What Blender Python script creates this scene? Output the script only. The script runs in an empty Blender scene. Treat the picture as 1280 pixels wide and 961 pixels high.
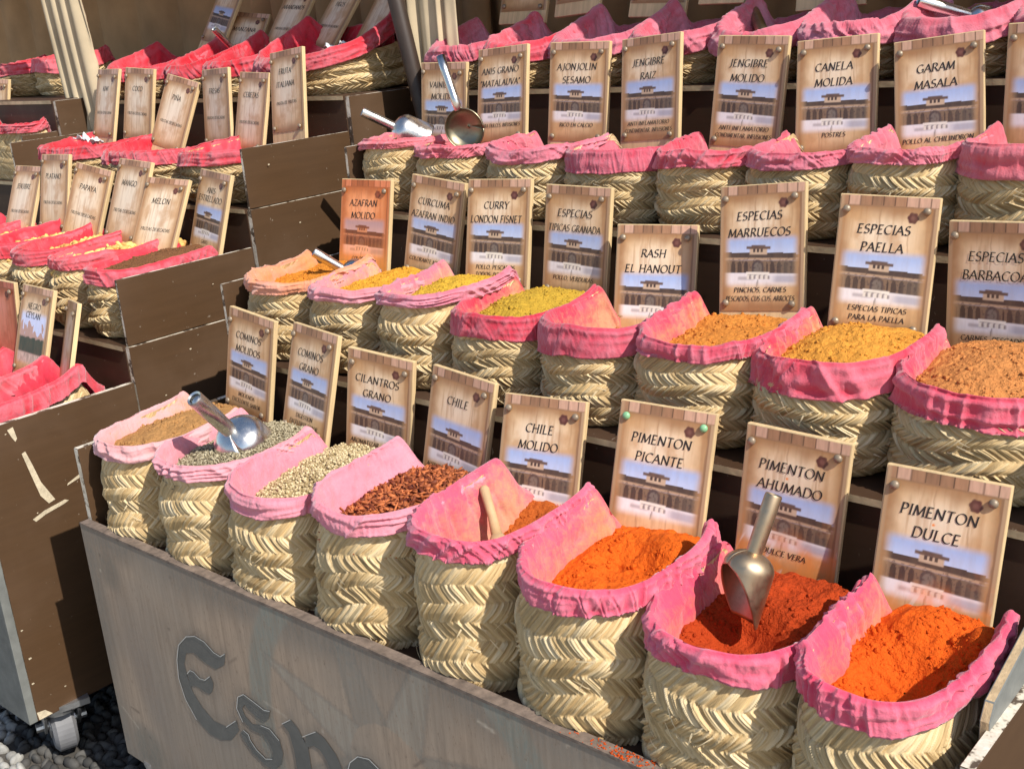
import bpy, math
import numpy as np
from mathutils import Matrix, Vector

# Everything below is laid out in "units" (1 unit = S metres) and scaled to metres once at the very end.
S = 0.64
scene = bpy.context.scene
COL = scene.collection
rng = np.random.default_rng(11)

# ---------------------------------------------------------------- camera, sky, sun, exposure
_P = np.array([640.0, 480.5])
_v1 = np.array([-1050.0, 150.0]); _v2 = np.array([994.0, 4900.0])        # vanishing points of the rows and of the verticals
_f = math.sqrt(-np.dot(_v1 - _P, _v2 - _P))
_n = lambda a: a / np.linalg.norm(a)
_X = -_n(np.array([*(_v1 - _P), _f])); _Z = -_n(np.array([*(_v2 - _P), _f])); _Y = np.cross(_Z, _X)
_R = np.array([_X, _Y, _Z])
cam_data = bpy.data.cameras.new("camera")
cam = bpy.data.objects.new("camera", cam_data); COL.objects.link(cam)
cam_data.sensor_width = 36.0
cam_data.lens = 36.0 * _f / 1280.0
cam_data.clip_start = 0.05; cam_data.clip_end = 500.0
cam.matrix_world = Matrix(((_R[0, 0], -_R[0, 1], -_R[0, 2], 0.0 * S),
                           (_R[1, 0], -_R[1, 1], -_R[1, 2], -1.6 * S),
                           (_R[2, 0], -_R[2, 1], -_R[2, 2], 2.65 * S), (0, 0, 0, 1)))
scene.camera = cam

SUN_DIR = Vector((1.0, -0.14, 1.0)).normalized()      # towards the sun: right along the stall, 45 degrees up
world = bpy.data.worlds.new("World"); scene.world = world; world.use_nodes = True
wn = world.node_tree.nodes; wl = world.node_tree.links
sky = wn.new("ShaderNodeTexSky"); sky.sky_type = 'NISHITA'; sky.sun_disc = False
sky.sun_elevation = math.asin(SUN_DIR.z); sky.sun_rotation = math.atan2(SUN_DIR.x, SUN_DIR.y)
wl.new(sky.outputs[0], wn["Background"].inputs["Color"]); wn["Background"].inputs["Strength"].default_value = 0.115
sl = bpy.data.lights.new("sun", 'SUN'); sl.energy = 4.4; sl.angle = math.radians(0.5); sl.color = (1.0, 0.945, 0.85)
so = bpy.data.objects.new("sun", sl); COL.objects.link(so)
so.rotation_euler = SUN_DIR.to_track_quat('Z', 'Y').to_euler()
so.location = (3, -3, 6)
scene.view_settings.view_transform = 'Standard'; scene.view_settings.look = 'None'
scene.view_settings.exposure = 0.40; scene.view_settings.gamma = 1.0
scene.view_settings.use_curve_mapping = False

# ---------------------------------------------------------------- object helpers
def tag(o, label=None, cat=None, group=None, kind=None):
    if label: o["label"] = label
    if cat: o["category"] = cat
    if group: o["group"] = group
    if kind: o["kind"] = kind
    return o

def thing(name, loc, label, cat, group=None, rot=None):
    o = bpy.data.objects.new(name, None); COL.objects.link(o)
    o.empty_display_size = 0.05
    o.location = loc
    if rot is not None: o.rotation_euler = rot
    return tag(o, label, cat, group)

def link(name, me, parent=None, loc=(0, 0, 0), rot=None, scale=None):
    o = bpy.data.objects.new(name, me); COL.objects.link(o)
    o.location = loc
    if rot is not None: o.rotation_euler = rot
    if scale is not None: o.scale = scale
    if parent: o.parent = parent
    return o

def mesh_q(name, V, F, mats, uv=None, attrs=None, cols=None, mi=None, smooth=True):
    """mesh from numpy: V (n,3), F (m,k) all faces with the same vertex count"""
    V = np.asarray(V, np.float32); F = np.asarray(F, np.int32); k = F.shape[1]
    me = bpy.data.meshes.new(name)
    me.vertices.add(len(V)); me.vertices.foreach_set("co", V.ravel())
    me.loops.add(F.size); me.loops.foreach_set("vertex_index", F.ravel())
    me.polygons.add(len(F)); me.polygons.foreach_set("loop_start", np.arange(0, F.size, k, dtype=np.int32))
    me.update(calc_edges=True)
    me.polygons.foreach_set("use_smooth", np.full(len(F), smooth, dtype=bool))
    for m in (mats if isinstance(mats, (list, tuple)) else [mats]): me.materials.append(m)
    if mi is not None: me.polygons.foreach_set("material_index", np.asarray(mi, np.int32))
    if uv is not None:
        l = me.uv_layers.new(name="UVMap"); l.data.foreach_set("uv", np.asarray(uv, np.float32)[F.ravel()].ravel())
    for nm, a in (attrs or {}).items():
        at = me.attributes.new(nm, 'FLOAT', 'POINT'); at.data.foreach_set("value", np.asarray(a, np.float32))
    if cols is not None:
        at = me.attributes.new("Col", 'FLOAT_COLOR', 'POINT')
        at.data.foreach_set("color", np.concatenate([cols, np.ones((len(cols), 1))], 1).astype(np.float32).ravel())
    me.update()
    return me

def grid_faces(nu, nv, wrap_u=False):
    """faces of a grid whose vertices are ordered v-major: index = j*nu + i"""
    i = np.arange(nu if wrap_u else nu - 1); j = np.arange(nv - 1)
    I, J = np.meshgrid(i, j); I = I.ravel(); J = J.ravel(); I2 = (I + 1) % nu
    return np.stack([J * nu + I, J * nu + I2, (J + 1) * nu + I2, (J + 1) * nu + I], 1)

class MB:
    """collects shapes; build() links them as one mesh object"""
    def __init__(s): s.v = []; s.f = []; s.m = []
    def add(s, vs, fs, m=0):
        b = len(s.v); s.v += [tuple(map(float, p)) for p in vs]
        s.f += [tuple(b + i for i in f) for f in fs]; s.m += [m] * len(fs)
        return s
    def box(s, x0, x1, y0, y1, z0, z1, m=0, face_m=None):
        vs = [(x, y, z) for z in (z0, z1) for y in (y0, y1) for x in (x0, x1)]
        fs = [(0, 2, 3, 1), (4, 5, 7, 6), (0, 1, 5, 4), (2, 6, 7, 3), (0, 4, 6, 2), (1, 3, 7, 5)]   # -z +z -y +y -x +x
        b = len(s.v); s.v += vs; s.f += [tuple(b + i for i in f) for f in fs]
        s.m += face_m if face_m else [m] * 6
        return s
    def tube(s, pts, rad, n=12, m=0, caps=True):
        pts = [Vector(p) for p in pts]; rad = rad if isinstance(rad, (list, tuple)) else [rad] * len(pts)
        b = len(s.v); up = None
        for k, p in enumerate(pts):
            d = (pts[min(k + 1, len(pts) - 1)] - pts[max(k - 1, 0)]).normalized()
            if up is None: up = Vector((0, 0, 1)) if abs(d.z) < .9 else Vector((1, 0, 0))
            a = d.cross(up).normalized(); c = a.cross(d).normalized(); up = c
            for t in range(n):
                q = p + (a * math.cos(2 * math.pi * t / n) + c * math.sin(2 * math.pi * t / n)) * rad[k]
                s.v.append(tuple(q))
        for k in range(len(pts) - 1):
            for t in range(n):
                t2 = (t + 1) % n
                s.f.append((b + k * n + t, b + k * n + t2, b + (k + 1) * n + t2, b + (k + 1) * n + t)); s.m.append(m)
        if caps:
            s.f.append(tuple(b + t for t in reversed(range(n)))); s.m.append(m)
            s.f.append(tuple(b + (len(pts) - 1) * n + t for t in range(n))); s.m.append(m)
        return s
    def mesh(s, name, mats, smooth=False, bevel=0.0):
        me = bpy.data.meshes.new(name); me.from_pydata(s.v, [], s.f)
        for m in (mats if isinstance(mats, (list, tuple)) else [mats]): me.materials.append(m)
        me.polygons.foreach_set("material_index", s.m)
        me.polygons.foreach_set("use_smooth", [smooth] * len(s.f))
        if bevel:
            import bmesh
            bm = bmesh.new(); bm.from_mesh(me)
            bmesh.ops.bevel(bm, geom=[e for e in bm.edges if e.is_manifold and e.calc_face_angle(0) > .6], offset=bevel, segments=2, affect='EDGES', profile=.6, clamp_overlap=True)
            bm.to_mesh(me); bm.free()
        me.update(); return me
    def build(s, name, mats, parent=None, smooth=False, bevel=0.0, **kw):
        return link(name, s.mesh(name, mats, smooth, bevel), parent, **kw)

# ---------------------------------------------------------------- numpy noise
_tab = np.random.default_rng(3).random(65536)
def vnoise(x, y, z=0.0, px=None):
    """smooth value noise 0..1; px = integer period along x"""
    x, y, z = np.broadcast_arrays(np.asarray(x, float), np.asarray(y, float), np.asarray(z, float))
    xi = np.floor(x).astype(np.int64); yi = np.floor(y).astype(np.int64); zi = np.floor(z).astype(np.int64)
    fx = x - xi; fy = y - yi; fz = z - zi
    fx = fx * fx * (3 - 2 * fx); fy = fy * fy * (3 - 2 * fy); fz = fz * fz * (3 - 2 * fz)
    def h(a, b, c):
        if px: a = a % px
        return _tab[(a * 7919 + b * 104729 + c * 15485863 + ((a * 31 + b * 17) ^ (b * 13 + c * 57))) & 65535]
    r = 0
    for dz in (0, 1):
        for dy in (0, 1):
            for dx in (0, 1):
                w = (fx if dx else 1 - fx) * (fy if dy else 1 - fy) * (fz if dz else 1 - fz)
                r = r + w * h(xi + dx, yi + dy, zi + dz)
    return r
def fbm(x, y, z=0.0, o=4, px=None):
    s = 0; a = 1; t = 0
    for k in range(o):
        s = s + a * vnoise(np.asarray(x) * 2 ** k, np.asarray(y) * 2 ** k, np.asarray(z) + 7.3 * k, px * 2 ** k if px else None); t += a; a *= .5
    return s / t
def sst(a, b, x):
    t = np.clip((x - a) / (b - a), 0, 1); return t * t * (3 - 2 * t)

# ---------------------------------------------------------------- materials
class NT:
    def __init__(s, name):
        s.mat = bpy.data.materials.new(name); s.mat.use_nodes = True
        s.t = s.mat.node_tree; s.b = s.t.nodes["Principled BSDF"]
    def n(s, typ, props=None, **ins):
        nd = s.t.nodes.new("ShaderNode" + typ)
        for k, v in (props or {}).items(): setattr(nd, k, v)
        for k, v in ins.items():
            key = int(k[1:]) if k[0] == 'i' and k[1:].isdigit() else k.replace('_', ' ')
            s.put(nd.inputs[key], v)
        return nd
    def put(s, sock, v):
        if hasattr(v, 'is_output') or isinstance(v, bpy.types.NodeSocket): s.t.links.new(v, sock)
        else:
            if isinstance(v, tuple) and len(v) == 3 and sock.type == 'RGBA': v = (*v, 1)
            sock.default_value = v
    def coord(s, sc=(1, 1, 1), rand=True):
        tc = s.n("TexCoord").outputs["Object"]
        v = s.n("VectorMath", dict(operation='MULTIPLY'), i0=tc, i1=tuple(c / S for c in sc)).outputs[0]
        if rand:
            r = s.n("ObjectInfo").outputs["Random"]
            r = s.n("Math", dict(operation='MULTIPLY'), i0=r, i1=37.0).outputs[0]
            c = s.n("CombineXYZ", i0=r, i1=r, i2=r).outputs[0]
            v = s.n("VectorMath", dict(operation='ADD'), i0=v, i1=c).outputs[0]
        return v
    def noise(s, vec, scale, detail=3, rough=.55, dist=0.0):
        return s.n("TexNoise", Vector=vec, Scale=scale, Detail=detail, Roughness=rough, Distortion=dist).outputs[0]
    def ramp(s, fac, pts):
        nd = s.n("ValToRGB", Fac=fac); e = nd.color_ramp.elements
        while len(e) < len(pts): e.new(.5)
        for k, (p, c) in enumerate(pts):
            e[k].position = p; e[k].color = (*c, 1) if len(c) == 3 else c
        return nd.outputs[0]
    def val(s, fac, a, b, lo=0.0, hi=1.0):
        return s.n("MapRange", i0=fac, i1=a, i2=b, i3=lo, i4=hi).outputs[0]
    def mix(s, fac, a, b, mode='MIX'):
        nd = s.n("MixRGB", dict(blend_type=mode)); s.put(nd.inputs[0], fac); s.put(nd.inputs[1], a); s.put(nd.inputs[2], b)
        return nd.outputs[0]
    def attr(s, name): return s.n("Attribute", dict(attribute_name=name)).outputs
    def bump(s, h, strength=.3, dist=.002, normal=None):
        nd = s.n("Bump", Strength=strength, Distance=dist, Height=h)
        if normal is not None: s.put(nd.inputs["Normal"], normal)
        return nd.outputs[0]
    def out(s, color=None, rough=None, normal=None, **kw):
        for k, v in (("Base Color", color), ("Roughness", rough), ("Normal", normal)):
            if v is not None: s.put(s.b.inputs[k], v)
        for k, v in kw.items(): s.put(s.b.inputs[k.replace('_', ' ')], v)
        return s.mat

def m_straw():
    t = NT("esparto_straw"); sh = t.attr("shade")["Fac"]
    uv = t.n("TexCoord").outputs["UV"]
    fv = t.n("VectorMath", dict(operation='MULTIPLY'), i0=uv, i1=(9.0, 1.1, 1)).outputs[0]
    fib = t.noise(fv, 1.0, 2, .6)
    big = t.noise(t.coord(), 5.0, 3)
    f = t.n("Math", dict(operation='MULTIPLY_ADD'), i0=fib, i1=.75, i2=sh).outputs[0]
    f = t.n("Math", dict(operation='MULTIPLY_ADD'), i0=big, i1=.35, i2=f).outputs[0]
    f = t.val(f, .30, 1.60)
    c = t.ramp(f, [(0, (.20, .118, .052)), (.25, (.43, .295, .140)), (.55, (.62, .455, .235)), (1, (.78, .65, .425))])
    rnd = t.n("ObjectInfo").outputs["Random"]
    c = t.mix(t.val(rnd, 0, 1, 0, .25), c, (.80, .66, .46), 'MULTIPLY')
    return t.out(c, .62, t.bump(fib, .55, .0016), Specular_IOR_Level=.35)

def m_cloth(name, col, stain=None, fade=.35):
    col = (col[0] * .78, col[1] * .80, col[2] * .60)
    stain = stain or srgb(240, 170, 188)
    if stain: stain = tuple(x * .72 for x in stain)
    t = NT(name); v = t.coord()
    n1 = t.noise(v, 7.0, 4); n2 = t.noise(v, 240.0, 2, .6); n3 = t.noise(v, 45.0, 4, .75)
    pale = (min(.8, col[0] * .8 + .16), col[1] * .7 + .17, col[2] * .7 + .20)
    dark = tuple(c * .72 for c in col)
    c = t.mix(t.val(n1, .35, .72, 0, fade), col, pale)
    c = t.mix(t.val(n3, .5, .85, 0, .45), c, dark)
    wr = t.n("Math", dict(operation='MULTIPLY'), i0=t.attr("fold_relief")["Fac"], i1=t.val(n3, .2, .8, .6, 1.3)).outputs[0]
    c = t.mix(t.val(wr, .55, 1.0, 0, .55), c, pale); c = t.mix(t.val(wr, .42, .1, 0, .35), c, dark)  # worn pale on the raised folds, darker down in the creases
    if stain:
        st = t.attr("stain")["Fac"]
        f = t.n("Math", dict(operation='ADD'), i0=st, i1=t.val(n3, .2, .8, -.45, .35)).outputs[0]
        f = t.n("Math", dict(operation='MULTIPLY'), i0=t.val(f, .35, 1.05, 0, .72), i1=t.val(st, 0.02, .2, 0, 1)).outputs[0]
        c = t.mix(f, c, stain)
    b = t.bump(n2, .45, .0016); b = t.bump(n3, .4, .004, b)
    return t.out(c, .96, b, Sheen_Weight=.35, Specular_IOR_Level=.05)

def m_powder(name, col, dark=.55, lump=1.0):
    t = NT(name); v = t.coord()
    n1 = t.noise(v, 16.0, 4, .6); n2 = t.noise(v, 210.0, 3, .75); n3 = t.noise(v, 70.0, 3, .7)
    c = t.mix(t.val(n1, .35, .7, 0, .5), col, tuple(x * dark for x in col))
    c = t.mix(t.val(n2, .5, .8, 0, .35), c, tuple(min(1, x * 1.25 + .01) for x in col))
    b = t.bump(n2, .8 * lump, .004); b = t.bump(n3, .6 * lump, .010, b)
    return t.out(c, .95, b, Specular_IOR_Level=.1)

def m_seed(name, a, b):
    t = NT(name); sh = t.attr("shade")["Fac"]
    return t.out(t.ramp(sh, [(0, a), (1, b)]), .6, Specular_IOR_Level=.3)

def m_plain(name, col, rough=.6, var=.25, scale=12.0, bumpy=.0, metallic=0.0, stretch=(1, 1, 1), spec=.5):
    t = NT(name); v = t.coord(stretch)
    n1 = t.noise(v, scale, 4, .6)
    c = t.mix(t.val(n1, .3, .75), tuple(x * (1 + var) for x in col), tuple(x * (1 - var) for x in col))
    nrm = t.bump(t.noise(v, scale * 4, 3), bumpy, .003) if bumpy else None
    r = t.val(n1, .2, .8, max(.05, rough - .12), min(1, rough + .12))
    return t.out(c, r, nrm, Metallic=metallic, Specular_IOR_Level=spec)

def m_laminate(name, col, rough=.42):
    t = NT(name); v = t.coord((1, .6, .6))
    grain = t.noise(t.coord((1, 1, 14)), 3.0, 4, .65)
    blot = t.noise(v, 3.2, 4, .6); scr = t.noise(v, 60, 2, .8)
    c = t.mix(t.val(grain, .35, .7), tuple(x * .93 for x in col), tuple(x * 1.07 for x in col))
    c = t.mix(t.val(blot, .48, .72, 0, .55), c, tuple(x * 1.35 + .012 for x in col))
    c = t.mix(t.val(scr, .70, .76, 0, .45), c, (.40, .34, .27))
    return t.out(c, t.val(blot, .3, .7, rough - .08, rough + .2), t.bump(grain, .12, .001), Specular_IOR_Level=.35)

def m_chipped_edge():
    t = NT("chipped_edge"); v = t.coord((1, 1, 1))
    n = t.noise(v, 16, 4, .75)
    c = t.ramp(n, [(.44, (.085, .058, .038)), (.5, (.60, .53, .42)), (.75, (.78, .74, .66))])
    return t.out(c, .7, t.bump(n, .6, .004))

def m_front_panel():
    t = NT("front_panel_board"); col = t.attr("Col")["Color"]
    sp = t.noise(t.coord((2.2, 1, .7), False), 42, 5, .8); gr = t.noise(t.coord((6, 1, .35), False), 9, 5, .7)
    bl = t.noise(t.coord((1, 1, 1), False), 2.4, 4, .6)
    c = t.mix(t.val(sp, .38, .72, 0, .75), col, (.42, .31, .225), 'MIX')
    c = t.mix(t.val(sp, .57, .70, 0, .85), c, (.10, .062, .04))
    c = t.mix(t.val(gr, .40, .72, 0, .60), c, (.20, .145, .105))
    c = t.mix(t.val(bl, .45, .7, 0, .35), c, (.30, .275, .235))
    return t.out(c, t.val(bl, .3, .7, .42, .62), t.bump(sp, .10, .001), Specular_IOR_Level=.4)

def m_print():
    t = NT("printed_sheet"); col = t.attr("Col")["Color"]
    n = t.noise(t.coord((1, 1, .25)), 60, 3, .6)
    c = t.mix(t.val(n, .4, .7, 0, .16), col, (.30, .19, .10))
    return t.out(c, .38, Specular_IOR_Level=.4)

def m_metal(name, col=(.74, .72, .68), rough=.22):
    t = NT(name); v = t.coord()
    n = t.noise(v, 24, 4, .7); n2 = t.noise(v, 6, 3)
    c = t.mix(t.val(n, .5, .75, 0, .55), col, tuple(x * .55 for x in col))
    return t.out(c, t.val(n, .3, .8, rough - .06, rough + .25), t.bump(n2, .12, .01), Metallic=1.0)

def m_canvas(name, col):
    t = NT(name); v = t.coord()
    n = t.noise(v, 3.5, 4); w = t.noise(v, 260, 1)
    c = t.mix(t.val(n, .35, .7), col, tuple(x * .72 for x in col))
    return t.out(c, .9, t.bump(w, .2, .001), Specular_IOR_Level=.15)

def m_stone(name, a, b):
    t = NT(name); sh = t.attr("shade")["Fac"]
    n = t.noise(t.coord(), 30, 3)
    c = t.ramp(sh, [(0, a), (.8, b), (.82, (.30, .29, .27)), (1, (.42, .41, .38))])
    return t.out(t.mix(t.val(n, .4, .7, 0, .4), c, a), .75, Specular_IOR_Level=.25)

def srgb(r_, g_, b__):
    lin = lambda c: (c / 255 / 12.92 if c / 255 <= .04045 else ((c / 255 + .055) / 1.055) ** 2.4)
    return (lin(r_), lin(g_), lin(b__))
STRAW = m_straw()
EDGE = m_chipped_edge()
LAM = m_laminate("brown_laminate", (.078, .042, .020), .5)
LAM_DARK = m_laminate("dark_riser_laminate", (.060, .032, .018), .5)
PANEL = m_front_panel()
PANEL_GREY = m_plain("grey_weathered_board", (.16, .165, .155), .5, .3, 9, .2)
RAWWOOD = m_plain("raw_board_edge", (.42, .30, .17), .8, .35, 30, .5, stretch=(1, 1, .4))
SHELF_EDGE = m_plain("pale_shelf_edge", (.50, .39, .24), .7, .3, 14, .3)
PINE = m_plain("pine_sign_board", (.62, .45, .24), .6, .2, 10, .15, stretch=(6, 6, .6))
PRINT = m_print()
INK = m_plain("black_ink", (.022, .016, .013), .4, .1)
GREYINK = m_plain("dark_grey_paint", (.135, .132, .120), .5, .12, 20)
WHITEINK = m_plain("pale_outline_paint", (.62, .60, .55), .5, .1)
SCREW = m_plain("dull_screw_metal", (.26, .20, .14), .45, .25, 40, metallic=.3)
SCREW_GREEN = m_plain("green_painted_screw", (.20, .42, .22), .4, .2, 40)
STEEL = m_metal("scoop_steel")
STEEL_DARK = m_metal("dark_scoop_steel", (.36, .32, .22), .34)  # the ladle bowl's dark olive reflection is put into this base colour
BRASSY = m_metal("warm_scoop_steel", (.50, .38, .25), .38)
CANVAS = m_canvas("beige_canvas", (.56, .46, .31))
CANVAS_BROWN = m_canvas("brown_canvas", (.52, .31, .155))
POLE = m_plain("dark_pole_paint", (.035, .022, .016), .5, .3)
RUBBER = m_plain("caster_rubber", (.20, .20, .21), .6, .3, 8)
ZINC = m_metal("zinc_bracket", (.55, .55, .55), .4)
GROUND = m_plain("packed_earth_mortar", (.065, .058, .050), .9, .35, 14, .6)
PEBBLE = m_stone("river_pebbles", (.035, .034, .033), (.10, .095, .088))
PLASTIC = m_plain("white_plastic_film", (.80, .82, .82), .25, .05)
CHIP = m_plain("cream_chipped_patch", (.52, .44, .31), .8, .25, 40, .4)
WEAVE_IN = m_plain("dark_interior_cloth", (.25, .05, .06), .9, .2)

# ---------------------------------------------------------------- baskets
def footprint(w, d, N, e_front=2.5, e_back=3.2):
    """closed outline, evenly spaced, starting at the middle of the back; returns xy, outward normals"""
    a = np.linspace(0, 2 * np.pi, 4001)[:-1] + np.pi / 2
    c, s = np.cos(a), np.sin(a); e = np.where(s > 0, e_back, e_front)
    x = np.sign(c) * np.abs(c) ** (2 / e) * w / 2; y = np.sign(s) * np.abs(s) ** (2 / e) * d / 2
    seg = np.hypot(np.diff(np.append(x, x[0])), np.diff(np.append(y, y[0])))
    L = np.concatenate([[0], np.cumsum(seg)])
    t = np.linspace(0, L[-1], N + 1)[:-1]
    X = np.interp(t, L, np.append(x, x[0])); Y = np.interp(t, L, np.append(y, y[0]))
    tx = np.roll(X, -1) - np.roll(X, 1); ty = np.roll(Y, -1) - np.roll(Y, 1)
    k = max(1, N // 60)
    for _ in range(2):
        tx = sum(np.roll(tx, q) for q in range(-k, k + 1)); ty = sum(np.roll(ty, q) for q in range(-k, k + 1))
    l = np.hypot(tx, ty); return np.stack([X, Y], 1), np.stack([ty / l, -tx / l], 1), L[-1]

DIP = .12
def rim_z(x, y, w, d, h, rise, horn):
    t = np.clip((y + d / 2) / d, 0, 1)
    corner = np.exp(-((t - .93) / .16) ** 2) * sst(.25, .48, np.abs(x) / w)
    dip = sst(.77, .92, t)
    return h + rise * t ** 1.4 + horn * corner - DIP * dip

PROFV = [0, .04, .14, .28, .38, .46, .52, .62, .76, .90, 1]
PROF = [.90, .97, 1.03, 1.075, 1.07, 1.02, 1.025, 1.05, 1.0, .955, .935]
def body_mesh(seed, w=.345, d=.50, h=.33, rise=.03, horn=.03, pitch=.0235, row_h=.0385):
    r = np.random.default_rng(seed)
    nu = int(round((2 * (w + d) * .87) / pitch)); rows = int(round(h / row_h))
    nT = nu * 18; nV = rows * 15 + 1
    P, Nn, per = footprint(w, d, nT)
    T = np.arange(nT) / nT; v = np.linspace(0, 1, nV)
    TT, VV = np.meshgrid(T, v)
    prof = np.interp(v, PROFV, PROF)
    k = np.random.default_rng(seed + 5).random() * .06 - .03
    prof = prof + k * np.sin(v * np.pi)
    lumps = (fbm(TT * 7, VV * 2.2 + seed * 3.1, seed, 3, 7) - .5)
    Xb = P[None, :, 0] * prof[:, None]; Yb = P[None, :, 1] * prof[:, None]
    top = rim_z(P[:, 0], P[:, 1], w, d, h, rise, horn)
    crease = (vnoise(TT * 9, 3.3 + seed, 0, 9) - .5) * .09
    Z = VV * (top[None, :] - .013) + crease * np.sin(VV * np.pi) * .6
    # plaited strips
    wob = (vnoise(TT * 11, VV * 3 + seed, 1.5, 11) - .5) * .42 + (vnoise(TT * 40, VV * 7 + seed, 4.5, 40) - .5) * .16
    rc = np.clip(VV * rows + wob * np.sin(np.clip(VV, 0, 1) * np.pi), 0, rows - 1e-4)
    ri = np.floor(rc).astype(int); b = rc - ri
    dr = np.where(ri % 2 == 0, 1.0, -1.0)
    au = TT * nu + dr * 1.65 * (b - .5) + r.random(rows)[ri] + (vnoise(TT * 30, VV * 4 + seed, 9.5, 30) - .5) * .5
    kk = np.floor(au).astype(int) % nu; a = au - np.floor(au)
    hj = r.random((rows, nu)); sj = r.random((rows, nu)); wj = (.36 + .13 * r.random((rows, nu))); tj = r.random((rows, nu)) - .5
    hw = wj[ri, kk]
    q = (a - .5) / hw
    sub = q * 1.5 + .6 * tj[ri, kk] * (b - .5); sf = sub + 1.5; si = np.clip(np.floor(sf), 0, 2).astype(int); sq = (sf - si - .5) * 2   # three blades to a strand
    blade = np.clip(1 - sq ** 2, 0, 1) ** .8
    arch = np.clip(1 - np.abs(q) ** 3.2, 0, 1) ** .5 * (.22 + .78 * blade)
    bj = r.random((rows, nu, 3)); arch = arch * (.45 + .75 * bj[ri, kk, si])
    tilt = q * tj[ri, kk] * .6
    bprof = np.sin(np.pi * np.clip(b, .015, .985)) ** .40
    seamrow = (ri == rows // 2) * .35
    H = .0106 * (arch * (.34 + .66 * bprof) * (.66 + .6 * hj[ri, kk]) + tilt * arch * .6 + .42 * (b - .5) * arch) - .004 * seamrow * np.sin(np.pi * b)
    H = H * (1 - .75 * sst(.78, .92, VV)) + lumps * .034 * (1 - .9 * sst(.62, .90, VV)) - .004
    X = Xb + Nn[None, :, 0] * H; Y = Yb + Nn[None, :, 1] * H
    shade = -.05 + .40 * sj[ri, kk] + .62 * bj[ri, kk, si] + .25 * (vnoise(TT * 9, VV * 4 + 9 + seed, 2, 9) - .5)
    uvu = a + np.random.default_rng(seed + 1).integers(0, 60, (rows, nu))[ri, kk] * 3.0
    uvv = b * 1.6 + ri * 5.0
    V = np.stack([X, Y, Z], 2).reshape(-1, 3); F = grid_faces(nT, nV, True)
    UV = np.stack([uvu, uvv], 2).reshape(-1, 2); SH = shade.ravel()
    # frayed ends that stick out of the plait
    fv, ff, fu, fs = [], [], [], []; base = len(V)
    for _ in range(60):
        i = r.integers(0, nT); j = r.integers(nV // 12, int(nV * .72))
        p = np.array([X[j, i], Y[j, i], Z[j, i]]); n3 = np.array([Nn[i, 0], Nn[i, 1], 0]); tg = np.array([-Nn[i, 1], Nn[i, 0], 0])
        dirv = tg * r.choice([-1, 1]) * r.uniform(.3, 1) + np.array([0, 0, r.uniform(-1, .8)]); dirv /= np.linalg.norm(dirv)
        L = r.uniform(.016, .045); wd = r.uniform(.0012, .0026); side = np.cross(dirv, n3); side /= np.linalg.norm(side)
        b0 = base + len(fv)
        for q_ in range(4):
            s_ = q_ / 3; c_ = p + dirv * L * s_ + n3 * (.002 + .012 * r.uniform(.4, 1) * s_ * (1.25 - s_))
            fv += [c_ - side * wd * (1 - .7 * s_), c_ + side * wd * (1 - .7 * s_)]; fu += [(.3, s_), (.6, s_)]; fs += [.9, .9]
        ff += [(b0 + 2 * q_, b0 + 2 * q_ + 1, b0 + 2 * q_ + 3, b0 + 2 * q_ + 2) for q_ in range(3)]
    V = np.concatenate([V, np.array(fv)]); F = np.concatenate([F, np.array(ff)])
    UV = np.concatenate([UV, np.array(fu)]); SH = np.concatenate([SH, np.array(fs)])
    return mesh_q("woven_body", V, F, STRAW, uv=UV, attrs=dict(shade=SH))

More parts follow.
